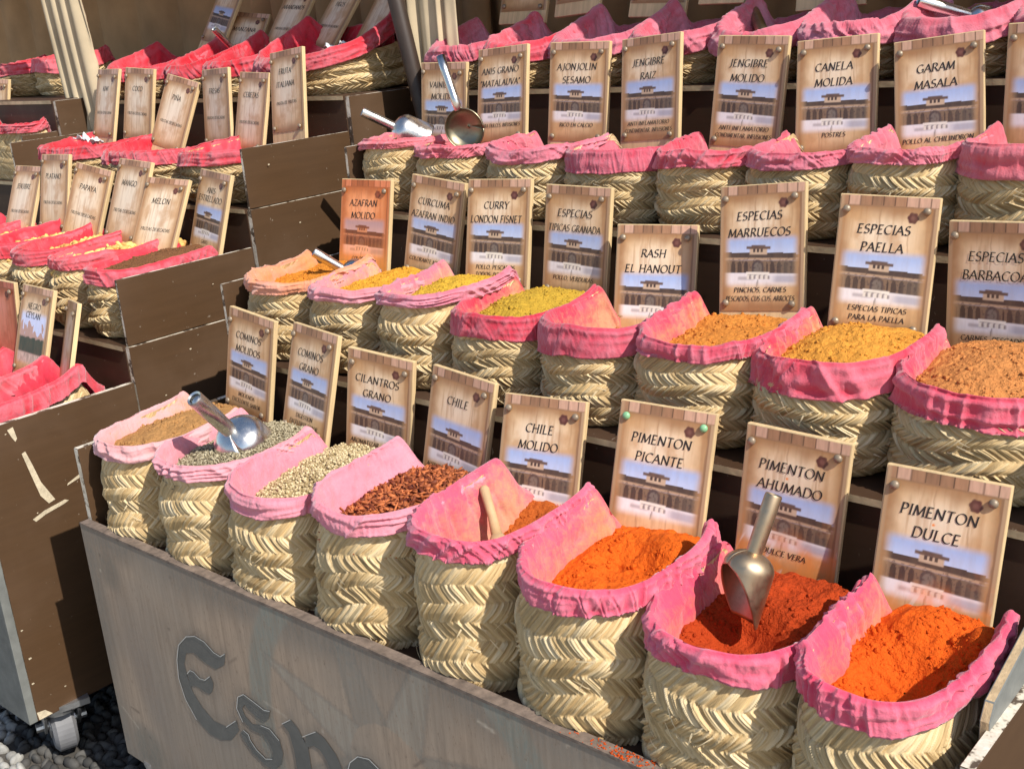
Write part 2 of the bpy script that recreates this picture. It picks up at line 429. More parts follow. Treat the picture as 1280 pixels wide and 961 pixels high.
def cloth_mesh(seed, mat, w=.345, d=.50, h=.33, rise=.03, horn=.03, depth=.15, flap=.062, pucker=1.0, thick=.014, floor=True):
    N = 860
    P, Nn, per = footprint(w * .95, d * .955, N)
    T = np.arange(N) / N
    fl = flap * (.78 + .5 * vnoise(T * 6, seed * 1.7, 0, 6)) ; top = rim_z(P[:, 0], P[:, 1], w, d, h, rise, horn)
    top = top + (vnoise(T * 8, seed * 2.3, 3, 8) - .5) * .020 + (vnoise(T * 26, seed * 2.3, 5, 26) - .5) * .006
    rad = thick * (.75 + .6 * vnoise(T * 7, seed * 3.3, 5, 7))
    prof = []                                                    # (offset, z, flap weight, inner weight)
    for t in np.linspace(1, 0, 12): prof.append((-1, -t, 'in', t))
    for t in np.linspace(0, 1, 9)[1:-1]: prof.append((0, t, 'arc', t))
    for t in np.linspace(0, 1, 13): prof.append((1, -t, 'out', t))
    prof += [(0, 0, 'curl', .5), (0, 0, 'curl', 1)]
    K = len(prof); O = np.zeros((K, N)); Z = np.zeros((K, N)); st = np.zeros((K, N)); sc = np.zeros(K)
    for k, (a, b, kind, t) in enumerate(prof):
        if kind == 'in':
            O[k] = -rad - .03 * t * t - .013 * min(1.0, t * 6); Z[k] = top - t * depth; st[k] = .25 + .75 * t ** .6; sc[k] = -t * depth
        elif kind == 'arc':
            an = np.pi * (1 - t); O[k] = rad * np.cos(an); Z[k] = top + rad * np.sin(an); st[k] = .25 * (1 - t); sc[k] = t * .04
        elif kind == 'out':
            O[k] = rad * (1 + .25 * np.sin(np.pi * t)) - .004 * t; Z[k] = top - t * fl; sc[k] = .04 + t * .06
        else:
            O[k] = rad * (.55 if t < .7 else -.1); Z[k] = top - fl + (-.004 if t < .7 else .008); sc[k] = .105
    vv = np.clip(Z / np.maximum(top, .01), 0, 1)                     # the flap follows the swell of the body below it
    swell = np.maximum(0, (np.interp(vv, PROFV, PROF) - .935)) * .5 * min(w, d)
    O = O + swell * np.array([1.0 if p[2] in ('out', 'curl') else 0 for p in prof])[:, None]
    TT = np.broadcast_to(T, (K, N)); SS = sc[:, None]
    slant = .22 * (vnoise(T * 4, seed * 5.1, 1, 4) - .5)[None, :] * 2
    kk = np.array([{'in': .9, 'arc': .6, 'out': 1.0, 'curl': 1.0}[p[2]] for p in prof])[:, None]
    # gathers: sharp creases across the rim; some stretches pulled smooth
    f1 = 96; g = vnoise(TT * f1 + slant * SS * f1 * 5, SS * 9 + seed * 1.3, 2, f1)
    ridge = 1 - np.abs(2 * g - 1); ridge = ridge ** 1.5
    f2 = 38; g2 = vnoise(TT * f2 - slant * SS * f2 * 4, SS * 6 + seed * 2.9, 6, f2)
    ridge2 = 1 - np.abs(2 * g2 - 1)
    mask = sst(.42, .66, vnoise(T * 9, seed * 4.4, 8, 9))[None, :] * .85 + .15
    broad = vnoise(TT * 14, SS * 10 + seed, 3, 14) - .5
    long = 1 - np.abs(2 * vnoise(TT * 10, SS * 55 + seed * 3, 4, 10) - 1)          # tucks running along the rim
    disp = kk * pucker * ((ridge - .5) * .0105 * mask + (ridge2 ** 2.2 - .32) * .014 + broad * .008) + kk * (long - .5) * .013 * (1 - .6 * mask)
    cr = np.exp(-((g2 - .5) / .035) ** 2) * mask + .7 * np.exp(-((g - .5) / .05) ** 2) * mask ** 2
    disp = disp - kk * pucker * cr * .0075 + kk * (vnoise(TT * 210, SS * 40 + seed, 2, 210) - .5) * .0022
    disp = np.where(np.array([p[2] in ('out', 'curl') for p in prof])[:, None], np.maximum(disp, -.007) + .006, disp)
    ends = np.array([0 if p[2] == 'curl' and p[3] > .7 else 1 for p in prof])[:, None]
    inner_in = np.array([1.0 if p[2] == 'in' and p[3] > .35 else 0 for p in prof])[:, None]
    O = O + disp * ends
    # long slack folds on the inner side
    O = O + inner_in * (vnoise(TT * 18, SS * 3 + seed, 7, 18) - .5) * .022 - inner_in * .004
    Z = Z + np.array([1.0 if p[2] in ('arc',) else 0 for p in prof])[:, None] * (disp * .7)
    X = P[None, :, 0] + Nn[None, :, 0] * O; Y = P[None, :, 1] + Nn[None, :, 1] * O
    st = np.clip(st + .35 * sst(-.1, .5, P[:, 1] / d)[None, :] * (st > .05) + .12 * sst(.1, .5, P[:, 1] / d)[None, :], 0, 1.2)
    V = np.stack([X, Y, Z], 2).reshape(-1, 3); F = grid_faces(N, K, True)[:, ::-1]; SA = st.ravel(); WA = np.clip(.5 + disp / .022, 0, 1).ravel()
    if floor:                                                    # the liner's bottom
        V0 = V[:N]; rings = []
        for q in (.66, .33, .02): rings.append(np.stack([V0[:, 0] * q, V0[:, 1] * q, V0[:, 2] - .02 * (1 - q) + (vnoise(T * 9, q * 7 + seed, 0, 9) - .5) * .02], 1))
        b = len(V); V = np.concatenate([V] + rings); SA = np.concatenate([SA, np.full(3 * N, 1.0)]); WA = np.concatenate([WA, np.full(3 * N, .5)])
        idx = [np.arange(N)] + [b + N * q + np.arange(N) for q in range(3)]
        for q in range(3):
            A, B = idx[q], idx[q + 1]
            F = np.concatenate([F, np.stack([A, np.roll(A, -1), np.roll(B, -1), B], 1)])
    return mesh_q("cloth_rim", V, F, mat, attrs=dict(stain=SA, fold_relief=WA))

BODY = {'std': [body_mesh(s) for s in (1, 2, 3, 4)], 'wide': [body_mesh(s, w=.58) for s in (7, 8)]}
_basket_count = 0
def basket(x0, x1, yf, z0, h, d, rise, horn, mat, label, group, cloth=None, flap=.062, pucker=1.0, depth=.15, tilt=0.0, body=None, thick=.0065):
    global _basket_count; _basket_count += 1
    w = x1 - x0 + .012
    t = thing("woven_basket", ((x0 + x1) / 2, yf + d / 2, z0), label, "basket", group, rot=(tilt, 0, rng.uniform(-.03, .03)))
    kind = 'wide' if w > .47 else 'std'; bw = .58 if kind == 'wide' else .345
    me = BODY[kind][(_basket_count if body is None else body) % len(BODY[kind])]
    bh = .33
    link("woven_body", me, t, scale=(w / bw, d / .50, h / bh))
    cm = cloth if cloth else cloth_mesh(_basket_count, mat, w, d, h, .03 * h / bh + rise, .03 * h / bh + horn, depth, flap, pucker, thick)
    link("cloth_rim", cm, t)
    return t, w

# ---------------------------------------------------------------- spice heaps
def heap_mesh(seed, mat, w, d, fill, slope, mound, lump=1.0, digs=(), bumps=()):
    nr, nt = 150, 380
    P, _, _ = footprint(w - .03, d - .03, nt)
    r = np.linspace(0.004, 1, nr) ** .8
    X = P[None, :, 0] * r[:, None]; Y = P[None, :, 1] * r[:, None]
    Z = fill + slope * Y + mound * (1 - r[:, None] ** 2) + 0 * X
    n1 = fbm(X * 13 + seed, Y * 13, seed, 3); n2 = fbm(X * 42 + seed, Y * 42, seed + 2, 3); n3 = vnoise(X * 120, Y * 120 + seed, 5); n4 = 1 - np.abs(2 * vnoise(X * 62 + 9, Y * 62, seed) - 1)
    rid = 1 - np.abs(2 * fbm(X * 26 + 3.3 * seed, Y * 26, 1.7, 3) - 1)
    Z = Z + ((n1 - .5) * .050 + (n2 - .5) * .022 + (rid - .75) * .022 + ((n3 - .5) * .005 + (n4 - .6) * .005) * (.25 + .75 * sst(.38, .62, fbm(X * 9 + 4, Y * 9 + seed, 3, 2))) - .012 * sst(.66, .80, fbm(X * 34, Y * 34 + seed, 8, 2))) * lump
    for (dx, dy, dr, dz) in digs: Z = Z - dz * np.exp(-(((X - dx) / dr) ** 2 + ((Y - dy) / dr) ** 2) ** 1.6)
    for (dx, dy, dr, dz) in bumps: Z = Z + dz * np.exp(-(((X - dx) / dr) ** 2 + ((Y - dy) / dr) ** 2) ** 1.3)
    V = np.stack([X, Y, Z], 2).reshape(-1, 3)
    return V, grid_faces(nt, nr, True), (X, Y, Z)

def icosa():
    p = (1 + 5 ** .5) / 2
    v = np.array([(-1, p, 0), (1, p, 0), (-1, -p, 0), (1, -p, 0), (0, -1, p), (0, 1, p), (0, -1, -p), (0, 1, -p), (p, 0, -1), (p, 0, 1), (-p, 0, -1), (-p, 0, 1)])
    f = np.array([(0, 11, 5), (0, 5, 1), (0, 1, 7), (0, 7, 10), (0, 10, 11), (1, 5, 9), (5, 11, 4), (11, 10, 2), (10, 7, 6), (7, 1, 8), (3, 9, 4), (3, 4, 2), (3, 2, 6), (3, 6, 8), (3, 8, 9), (4, 9, 5), (2, 4, 11), (6, 2, 10), (8, 6, 7), (9, 8, 1)])
    return v / np.linalg.norm(v[0]), f

def icosa2():
    v, f = icosa(); v = [tuple(p) for p in v]; out = []; mid = {}
    def m(a, b):
        k = (min(a, b), max(a, b))
        if k not in mid:
            p = (np.array(v[a]) + np.array(v[b])) / 2; v.append(tuple(p / np.linalg.norm(p))); mid[k] = len(v) - 1
        return mid[k]
    for a, b, c in f: x, y, z = m(a, b), m(b, c), m(c, a); out += [(a, x, z), (b, y, x), (c, z, y), (x, y, z)]
    return np.array(v), np.array(out)

def grains(pos, size, seed, jit=.3, flat=False, fine=False):
    """one mesh worth of randomly turned little ellipsoids"""
    r = np.random.default_rng(seed); v, f = icosa2() if fine else icosa(); n = len(pos)
    sc = np.array(size)[None, :] * (1 + jit * (r.random((n, 3)) - .5) * 2)
    q = r.normal(size=(n, 4)); 
    if flat: q[:, 1:3] *= .25
    q /= np.linalg.norm(q, axis=1)[:, None]
    w_, x, y, z = q.T
    R = np.stack([np.stack([1 - 2 * (y * y + z * z), 2 * (x * y - z * w_), 2 * (x * z + y * w_)], 1),
                  np.stack([2 * (x * y + z * w_), 1 - 2 * (x * x + z * z), 2 * (y * z - x * w_)], 1),
                  np.stack([2 * (x * z - y * w_), 2 * (y * z + x * w_), 1 - 2 * (x * x + y * y)], 1)], 1)
    V = np.einsum('nij,nkj->nki', R, v[None] * sc[:, None, :]) + pos[:, None, :]
    F = (f[None] + (np.arange(n) * len(v))[:, None, None]).reshape(-1, 3)
    return V.reshape(-1, 3), F, np.repeat(r.random(n), len(v))

def heap(bt, w, d, seed, mat, fill, slope, mound, label, lump=1.0, digs=(), bumps=(), seeds=None):
    V, F, (X, Y, Z) = heap_mesh(seed, mat, w, d, fill, slope, mound, lump, digs, bumps)
    if seeds:
        r = np.random.default_rng(seed); n, size, flat = seeds
        i = r.integers(2, X.shape[0], n * 3); j = r.integers(0, X.shape[1], n * 3)
        keep = r.random(n * 3) < np.linspace(.004, 1, X.shape[0])[i]           # even cover of the polar grid
        i, j = i[keep][:n], j[keep][:n]
        pos = np.stack([X[i, j], Y[i, j], Z[i, j]], 1) + (r.random((len(i), 3)) - .5) * np.array([.01, .01, .012])
        GV, GF, GS = grains(pos, size, seed, flat=flat)
        tri = np.concatenate([F[:, [0, 1, 2]], F[:, [0, 2, 3]]])
        me = mesh_q("spice_heap", np.concatenate([V, GV]), np.concatenate([tri, GF + len(V)]), mat, attrs=dict(shade=np.concatenate([np.full(len(V), .1), GS])))
    else:
        r = np.random.default_rng(seed); n = 700; i = r.integers(4, X.shape[0], n * 3); j = r.integers(0, X.shape[1], n * 3)
        keep = (r.random(n * 3) < np.linspace(.004, 1, X.shape[0])[i]) & (fbm(X[i, j] * 14 + seed, Y[i, j] * 14, 2.0, 2) > .42); i, j = i[keep][:n], j[keep][:n]
        pos = np.stack([X[i, j], Y[i, j], Z[i, j]], 1)
        GV, GF, _ = grains(pos * 0, (.0048, .0042, .0036), seed, .45); sz = np.repeat(.35 + 1.3 * r.random(len(pos)) ** 4, 12)[:, None]
        GV = GV * sz + np.repeat(pos, 12, 0); tri = np.concatenate([F[:, [0, 1, 2]], F[:, [0, 2, 3]]])
        me = mesh_q("spice_heap", np.concatenate([V, GV]), np.concatenate([tri, GF + len(V)]), mat)
    o = link("spice_heap", me, None, loc=bt.location, rot=bt.rotation_euler)
    return tag(o, label, "spice", "spices heaped in the baskets")

# ---------------------------------------------------------------- lettering (roman capitals written with a broad nib)
def arc(cx, cy, rx, ry, a0, a1, n=10):
    return [(cx + rx * math.cos(math.radians(a0 + (a1 - a0) * k / n)), cy + ry * math.sin(math.radians(a0 + (a1 - a0) * k / n))) for k in range(n + 1)]
G = {
 'A': (.74, [[(.02, 0), (.36, 1)], [(.34, 1), (.72, 0)], [(.15, .36), (.57, .36)]], [(.02, 0), (.72, 0)]),
 'B': (.62, [[(.12, 0), (.12, 1)], [(.12, 1)] + arc(.28, .76, .22, .24, 90, -90) + [(.12, .52)], [(.12, .52)] + arc(.30, .26, .27, .26, 90, -90) + [(.12, 0)]], [(.12, 0), (.12, 1)]),
 'C': (.74, [arc(.44, .5, .38, .5, 48, 312, 18)], []),
 'D': (.80, [[(.12, 0), (.12, 1)], [(.12, 1)] + arc(.32, .5, .42, .5, 90, -90, 14) + [(.12, 0)]], [(.12, 0), (.12, 1)]),
 'E': (.60, [[(.12, 0), (.12, 1)], [(.12, 1), (.52, .985)], [(.12, .52), (.44, .52)], [(.12, 0), (.56, .015)]], [(.12, 0), (.12, 1)]),
 'F': (.56, [[(.12, 0), (.12, 1)], [(.12, 1), (.52, .985)], [(.12, .52), (.44, .52)]], [(.12, 0), (.12, 1)]),
 'G': (.80, [arc(.44, .5, .38, .5, 50, 318, 18), [(.72, .06), (.72, .42)], [(.55, .42), (.80, .42)]], []),
 'H': (.80, [[(.12, 0), (.12, 1)], [(.68, 0), (.68, 1)], [(.12, .52), (.68, .52)]], [(.12, 0), (.12, 1), (.68, 0), (.68, 1)]),
 'I': (.30, [[(.15, 0), (.15, 1)]], [(.15, 0), (.15, 1)]),
 'J': (.46, [[(.32, 1), (.32, .16)] + arc(.14, .14, .18, .26, 0, -120, 8)], [(.32, 1)]),
 'K': (.70, [[(.12, 0), (.12, 1)], [(.60, 1), (.13, .48)], [(.28, .60), (.68, 0)]], [(.12, 0), (.12, 1), (.68, 0)]),
 'L': (.58, [[(.12, 0), (.12, 1)], [(.12, 0), (.55, .02)]], [(.12, 0), (.12, 1)]),
 'M': (.92, [[(.08, 0), (.14, 1)], [(.14, 1), (.46, .08)], [(.46, .08), (.78, 1)], [(.78, 1), (.84, 0)]], [(.08, 0), (.84, 0)]),
 'N': (.82, [[(.12, 0), (.12, 1)], [(.10, 1), (.70, 0)], [(.70, 0), (.70, 1)]], [(.12, 0), (.70, 1)]),
 'O': (.86, [arc(.43, .5, .38, .5, 90, 450, 24)], []),
 'P': (.60, [[(.12, 0), (.12, 1)], [(.12, 1)] + arc(.29, .73, .25, .27, 90, -90) + [(.12, .46)]], [(.12, 0), (.12, 1)]),
 'Q': (.86, [arc(.43, .5, .38, .5, 90, 450, 24), [(.46, .08), (.82, -.2)]], []),
 'R': (.68, [[(.12, 0), (.12, 1)], [(.12, 1)] + arc(.29, .75, .24, .25, 90, -90) + [(.12, .5)], [(.30, .5), (.66, 0)]], [(.12, 0), (.12, 1)]),
 'S': (.56, [arc(.29, .75, .21, .25, 40, 250, 12)[:-1] + arc(.27, .26, .24, .26, 75, -145, 12)], []),
 'T': (.68, [[(.34, 0), (.34, 1)], [(.03, .985), (.65, .985)]], [(.34, 0)]),
 'U': (.78, [[(.12, 1), (.12, .35)] + arc(.39, .33, .27, .33, 180, 360, 12) + [(.66, 1)]], [(.12, 1), (.66, 1)]),
 'V': (.72, [[(.02, 1), (.36, 0)], [(.36, 0), (.70, 1)]], [(.02, 1), (.70, 1)]),
 'W': (1.0, [[(.02, 1), (.28, 0)], [(.28, 0), (.52, .95)], [(.50, .95), (.74, 0)], [(.74, 0), (.98, 1)]], [(.02, 1), (.98, 1)]),
 'X': (.70, [[(.04, 1), (.66, 0)], [(.06, 0), (.64, 1)]], [(.06, 0), (.66, 0)]),
 'Y': (.68, [[(.03, 1), (.34, .48)], [(.65, 1), (.34, .48)], [(.34, 0), (.34, .48)]], [(.34, 0), (.03, 1), (.65, 1)]),
 'Z': (.66, [[(.06, .985), (.60, .985)], [(.60, 1), (.04, 0)], [(.04, .015), (.62, .015)]], []),
 ',': (.22, [[(.12, .08), (.05, -.16)]], []), '.': (.22, [[(.08, .02), (.13, .09)]], []), '"': (.30, [[(.10, 1), (.08, .74)], [(.20, 1), (.18, .74)]], []),
 ' ': (.34, [], []),
}
G['Ñ'] = (G['N'][0], G['N'][1] + [[(.22, 1.14), (.36, 1.22), (.46, 1.14), (.60, 1.22)]], G['N'][2])
_layer = [0]
def ribbon(mb, pts, thick, thin, xf, nib=28):
    p = np.array(pts, float); d = np.gradient(p, axis=0) if len(p) > 2 else np.repeat((p[1] - p[0])[None], 2, 0)
    ang = np.degrees(np.arctan2(d[:, 1], d[:, 0])); wd = thin + (thick - thin) * np.abs(np.sin(np.radians(ang - nib))) ** 1.3
    nrm = np.stack([-d[:, 1], d[:, 0]], 1); nrm /= np.linalg.norm(nrm, axis=1)[:, None] + 1e-9
    a = p + nrm * wd[:, None] / 2; b = p - nrm * wd[:, None] / 2
    _layer[0] = (_layer[0] + 1) % 12
    vs = [xf(q, _layer[0]) for q in a] + [xf(q, _layer[0]) for q in b]; n = len(p)
    mb.add(vs, [(n + k, n + k + 1, k + 1, k) for k in range(n - 1)])
def text_line(mb, text, cx, zb, cap, maxw, y, slant=.14, weight=1.0):
    wtot = sum(G[c][0] for c in text) + .07 * (len(text) - 1)
    sx = min(1.13, maxw / (wtot * cap)) * cap
    x = cx - wtot * sx / 2
    for c in text:
        wc, strokes, ser = G[c]
        xf = lambda q, l, x=x: (x + (q[0] + slant * (q[1] - .5)) * sx, y - l * .00004, zb + q[1] * cap)
        for st in strokes: ribbon(mb, st, .125 * weight, .05 * weight, xf)
        for (ex, ez) in ser: ribbon(mb, [(ex - .12, ez), (ex + .12, ez)], .05, .05, xf)
        x += (wc + .07) * sx

# ---------------------------------------------------------------- signs
def paint(kind, X, Y, sd=0):
    """printed sheet, colours in linear light. X 0..1 across, Y in sign widths from the top"""
    c = np.zeros(X.shape + (3,))
    def lay(col, m):
        nonlocal c
        c = c * (1 - m[..., None]) + np.array(col) * m[..., None]
    one = np.ones_like(X)
    lay((.58, .35, .16), one)
    mid = np.exp(-(((X - .48) / .40) ** 2 + ((Y - .62) / .62) ** 2) ** 1.5)
    lay((.74, .56, .37), mid * .85)
    if kind != 'plain': lay((.74, .61, .47), np.exp(-(((X - .45) / .30) ** 2 + ((Y - .40) / .16) ** 2)) * .7)
    else: lay((.72, .62, .50), np.exp(-(((X - .48) / .36) ** 2 + ((Y - .62) / .55) ** 2) ** 1.3) * .8)
    gr = fbm(X * 36 + sd * 5, Y * 3.0, 1.0 + sd, 3); lay((.38, .20, .09), sst(.50, .80, gr) * .45)
    bl = fbm(X * 5 + sd * 3, Y * 5, 4.0 + sd, 4); lay((.42, .21, .08), sst(.5, .8, bl) * .6)
    edge = np.minimum(np.minimum(X, 1 - X), np.minimum(Y - .09, 1.38 - Y)); lay((.27, .12, .045), (1 - sst(0, .19, edge + (bl - .5) * .16)) * .85)
    for (xc, y0, y1) in ((.42, .1, .56), (.73, .3, .62), (.30, 1.0, 1.36), (.62, 1.05, 1.3)):
        wob = (vnoise(Y * 9, xc * 40) - .5) * .02
        lay((.30, .16, .08), (1 - sst(.002, .009, np.abs(X - xc - wob))) * sst(y0 - .02, y0 + .05, Y) * (1 - sst(y1 - .1, y1, Y)) * .55)
    # plank strip along the top and darker rails down both sides
    pl = np.floor(X * 8.4 + .3); pv = _tab[(pl * 97 + 13).astype(int) & 65535]
    topm = (Y < .095 + .006 * np.sin(X * 9)).astype(float)
    base = np.array([.32, .165, .09])[None, None] * (.75 + .5 * pv[..., None]) + np.array([.12, .10, .10]) * (pv[..., None] > .7)
    base = base * (.8 + .4 * fbm(X * 60, Y * 8, 2, 2)[..., None])
    c = c * (1 - topm[..., None]) + base * topm[..., None]
    fr = np.abs((X * 8.4 + .3) % 1 - .5); lay((.07, .035, .02), topm * sst(.43, .49, fr))
    lay((.24, .13, .07), (1 - sst(.004, .012, np.abs(Y - .10))) * .7)
    rw = .955 + .012 * vnoise(Y * 14, 3.0)
    lay((.22, .12, .065), (1 - sst(.006, .02, np.abs(X - rw))) * (Y > .1) * .85)
    lay((.42, .28, .17), sst(.965, .975, X) * (Y > .1) * .8)
    lay((.40, .26, .15), (1 - sst(.02, .045, X)) * .7)
    # burnt patch by the top right screw
    an = np.arctan2(Y - .205, X - .755); rr = np.hypot(X - .755, Y - .205)
    rb = .062 + .004 * np.sin(an * 6 + 1)
    lay((.095, .028, .022), 1 - sst(rb - .012, rb, rr)); lay((.20, .08, .06), (1 - sst(.012, .035, rr)) * .6)
    if kind in ('court', 'saffron', 'dusted'):
        X0_, Y0_ = X, Y; Y = (Y - .565) / .55 * .48 + .52; X = X + .04
        y0, y1, x0, x1 = .52, 1.00, .115, .97
        m = sst(x0 - .04, x0 + .07, X) * (1 - sst(x1 - .07, x1 + .03, X)) * sst(y0 - .03, y0 + .05, Y) * (1 - sst(y1 - .06, y1 + .02, Y))
        p = np.zeros_like(c); p[...] = (.34, .42, .66)
        def on(col, mm):
            nonlocal p
            p = p * (1 - mm[..., None]) + np.array(col) * mm[..., None]
        on((.50, .56, .74), sst(.54, .70, Y) * .8)
        yy = Y - .025 * (X - .5)
        box = lambda a, b, q0, q1, s=.006: sst(a - s, a + s, X) * (1 - sst(b - s, b + s, X)) * sst(q0 - s, q0 + s, yy) * (1 - sst(q1 - s, q1 + s, yy))
        on((.07, .045, .035), (np.abs(yy - .70) < .028 - .012 * (np.abs(X - .5) > .45)).astype(float) * sst(.0, .02, X))
        on((.42, .28, .18), box(-.1, 1.1, .722, .745)); on((.19, .12, .075), box(-.1, 1.1, .745, .872))
        on((.50, .36, .25), box(.40, .61, .63, .69)); on((.11, .065, .05), box(.36, .65, .612, .638)); on((.11, .065, .05), box(.42, .59, .60, .618))
        for xw in (.455, .50, .545): on((.06, .04, .035), box(xw - .014, xw + .014, .635, .668, .004))
        ax = (X * 12.6) % 1; am = ((ax - .5) / .33) ** 2 + ((np.minimum(yy, .80) - .80) / .048) ** 2
        on((.065, .04, .03), (1 - sst(.75, 1.1, am)) * (yy < .868) * (np.abs(X - .5) > .10))
        bm_ = ((X - .50) / .075) ** 2 + ((np.minimum(yy, .81) - .81) / .072) ** 2
        on((.08, .055, .05), (1 - sst(.8, 1.05, bm_)) * (yy < .868)); on((.24, .20, .16), (1 - sst(.3, .5, bm_)) * (yy < .868) * .5)
        on((.12, .09, .07), sst(.60, .95, X) * box(-.1, 1.1, .75, .87) * .75)
        tx = fbm(X * 60, Y * 60, 3, 2); on((.05, .03, .03), sst(.55, .75, tx) * box(-.1, 1.1, .72, .85) * .6)
        on((.74, .69, .69), sst(.862, .876, yy)); on((.36, .34, .40), sst(.62, .75, X) * box(-.1, 1.1, .885, .955, .02) * .8)
        on((.30, .26, .27), box(.26, .46, .905, .935, .015) * .7)
        on((.74, .68, .60), box(.36, .64, .858, .884)); on((.10, .08, .08), box(.38, .62, .882, .892, .003) * .8)
        for xl in (.385, .44, .50, .555, .61): on((.70, .64, .56), box(xl - .018, xl + .018, .885, .928)); on((.16, .13, .12), box(xl + .012, xl + .034, .892, .925, .005) * .8)
        on((.12, .10, .11), box(.495, .508, .93, 1.02, .004) * .7)
        c = c * (1 - m[..., None]) + p * m[..., None]
        X, Y = X0_, Y0_
        lay((.10, .08, .07), (1 - sst(.004, .009, np.abs(X - .45))) * sst(1.05, 1.07, Y) * (1 - sst(1.11, 1.13, Y)) * .6)
    if kind == 'saffron': c = c * np.array([1.1, .62, .42]) * .95 + np.array([.10, .02, .0]); lay((.85, .33, .06), sst(.85, 1.35, Y) * .75)
    if kind == 'city':
        m = sst(.05, .14, X) * (1 - sst(.86, .95, X)) * sst(.36, .48, Y) * (1 - sst(1.16, 1.24, Y))
        p = np.zeros_like(c); p[...] = (.55, .60, .82)
        tw = fbm(X * 16, Y * 2, 6, 2); sk = (Y > .72 - .14 * (tw > .52) + .04 * np.sin(X * 30)).astype(float)
        p = p * (1 - sk[..., None]) + np.array([.45, .28, .24]) * sk[..., None]
        tr = sst(.80, .84, Y + .05 * fbm(X * 20, Y * 20, 8, 2)) * (1 - sst(1.02, 1.06, Y)); p = p * (1 - tr[..., None]) + np.array([.03, .04, .025]) * tr[..., None]
        bt_ = sst(1.03, 1.07, Y); p = p * (1 - bt_[..., None]) + (np.array([.5, .36, .30]) * (.5 + fbm(X * 30, Y * 14, 2, 2)[..., None])) * bt_[..., None]
        c = c * (1 - m[..., None]) + p * m[..., None]
    if kind == 'red': c = c * np.array([.8, .38, .38])
    if kind == 'dusted':
        n_ = fbm(X * 7, Y * 7, 5, 4); lay((.72, .24, .055), sst(.80, 1.35, Y + (n_ - .5) * .7) * .85); lay((.75, .66, .60), sst(.62, .8, fbm(X * 22 + Y * 9, Y * 6, 7, 2)) * sst(.9, 1.1, Y) * .5); lay((.75, .22, .05), 1 - sst(.008, .016, np.hypot(X - .44, Y - .43)))
    return np.clip(c * 1.10, 0, 1)

SW, SH, PH = .25, .40, .345
def print_mesh(kind, sd=0):
    nx, nz = 112, 156
    X, T = np.meshgrid(np.linspace(0, 1, nx), np.linspace(0, 1, nz)); Y = T * PH / SW
    c = paint(kind, X, Y, sd)
    V = np.stack([(X - .5) * (SW - .008), np.full_like(X, -.0022), SH - .003 - T * PH], 2).reshape(-1, 3)
    return mesh_q("printed_sheet", V, grid_faces(nx, nz)[:, ::-1], PRINT, cols=c.reshape(-1, 3))
PRINTS = {k: print_mesh(k) for k in ('saffron', 'city', 'red', 'dusted')}
PRINTS.update({(k, v): print_mesh(k, v) for k in ('court', 'plain') for v in range(3)})
_sign_no = [0]
BOARD = MB().box(-SW / 2, SW / 2, 0, .017, 0, SH).mesh("wooden_board", PINE, bevel=.003)
def screw_mesh(mat):
    mb = MB(); mb.tube([(0, -.002, 0), (0, -.006, 0)], .0055, 10); mb.tube([(0, -.005, 0), (0, -.008, 0), (0, -.012, 0), (0, -.014, 0)], [.0098, .0102, .0075, .002], 14)
    return mb.mesh("screw", mat, smooth=True)
SCREW_ME = {'dull': screw_mesh(SCREW), 'green': screw_mesh(SCREW_GREEN)}

def sign(q, kind, title, sub, label, group="spice signs standing in the baskets", ty=(.39, .57), screws='dull', cap=.090):
    x, y, z, yaw, pit, rol = q
    M = Matrix.Rotation(yaw, 3, 'Z') @ Matrix.Rotation(pit, 3, 'X') @ Matrix.Rotation(rol, 3, 'Y')
    base = Vector((x, y, z)) - M @ Vector((0, 0, SH))
    t = thing("wooden_sign", base, label, "sign", group, rot=M.to_euler())
    link("wooden_board", BOARD, t); link("printed_sheet", PRINTS[kind] if kind in PRINTS else PRINTS[(kind, _sign_no[0] % 3)], t); _sign_no[0] += 1
    for k, line in enumerate(title):
        mb = MB(); yb = ty[k] if len(title) > 1 else (ty[0] if kind == 'court' else ty[0] + .03)
        text_line(mb, line, -.006, SH - yb * SW, cap * SW * (1 if len(line) < 14 else .92), .80 * SW, -.0032, weight=1.15); mb.build("title_lettering", INK, t)
    for k, line in enumerate(sub):
        mb = MB(); yb = (1.185 + .095 * k) if kind not in ('plain',) else (.92 + .1 * k)
        text_line(mb, line, -.002, SH - yb * SW, .052 * SW, .80 * SW, -.0032, weight=1.25); mb.build("small_lettering", INK, t)
    for (sx, sz) in ((-.105, .039), (.096, .040), (-.101, .328), (.092, .330)):
        link("screw", SCREW_ME[screws], t, loc=(sx + rng.uniform(-.003, .003), 0, SH - sz + rng.uniform(-.004, .004)))
    return t

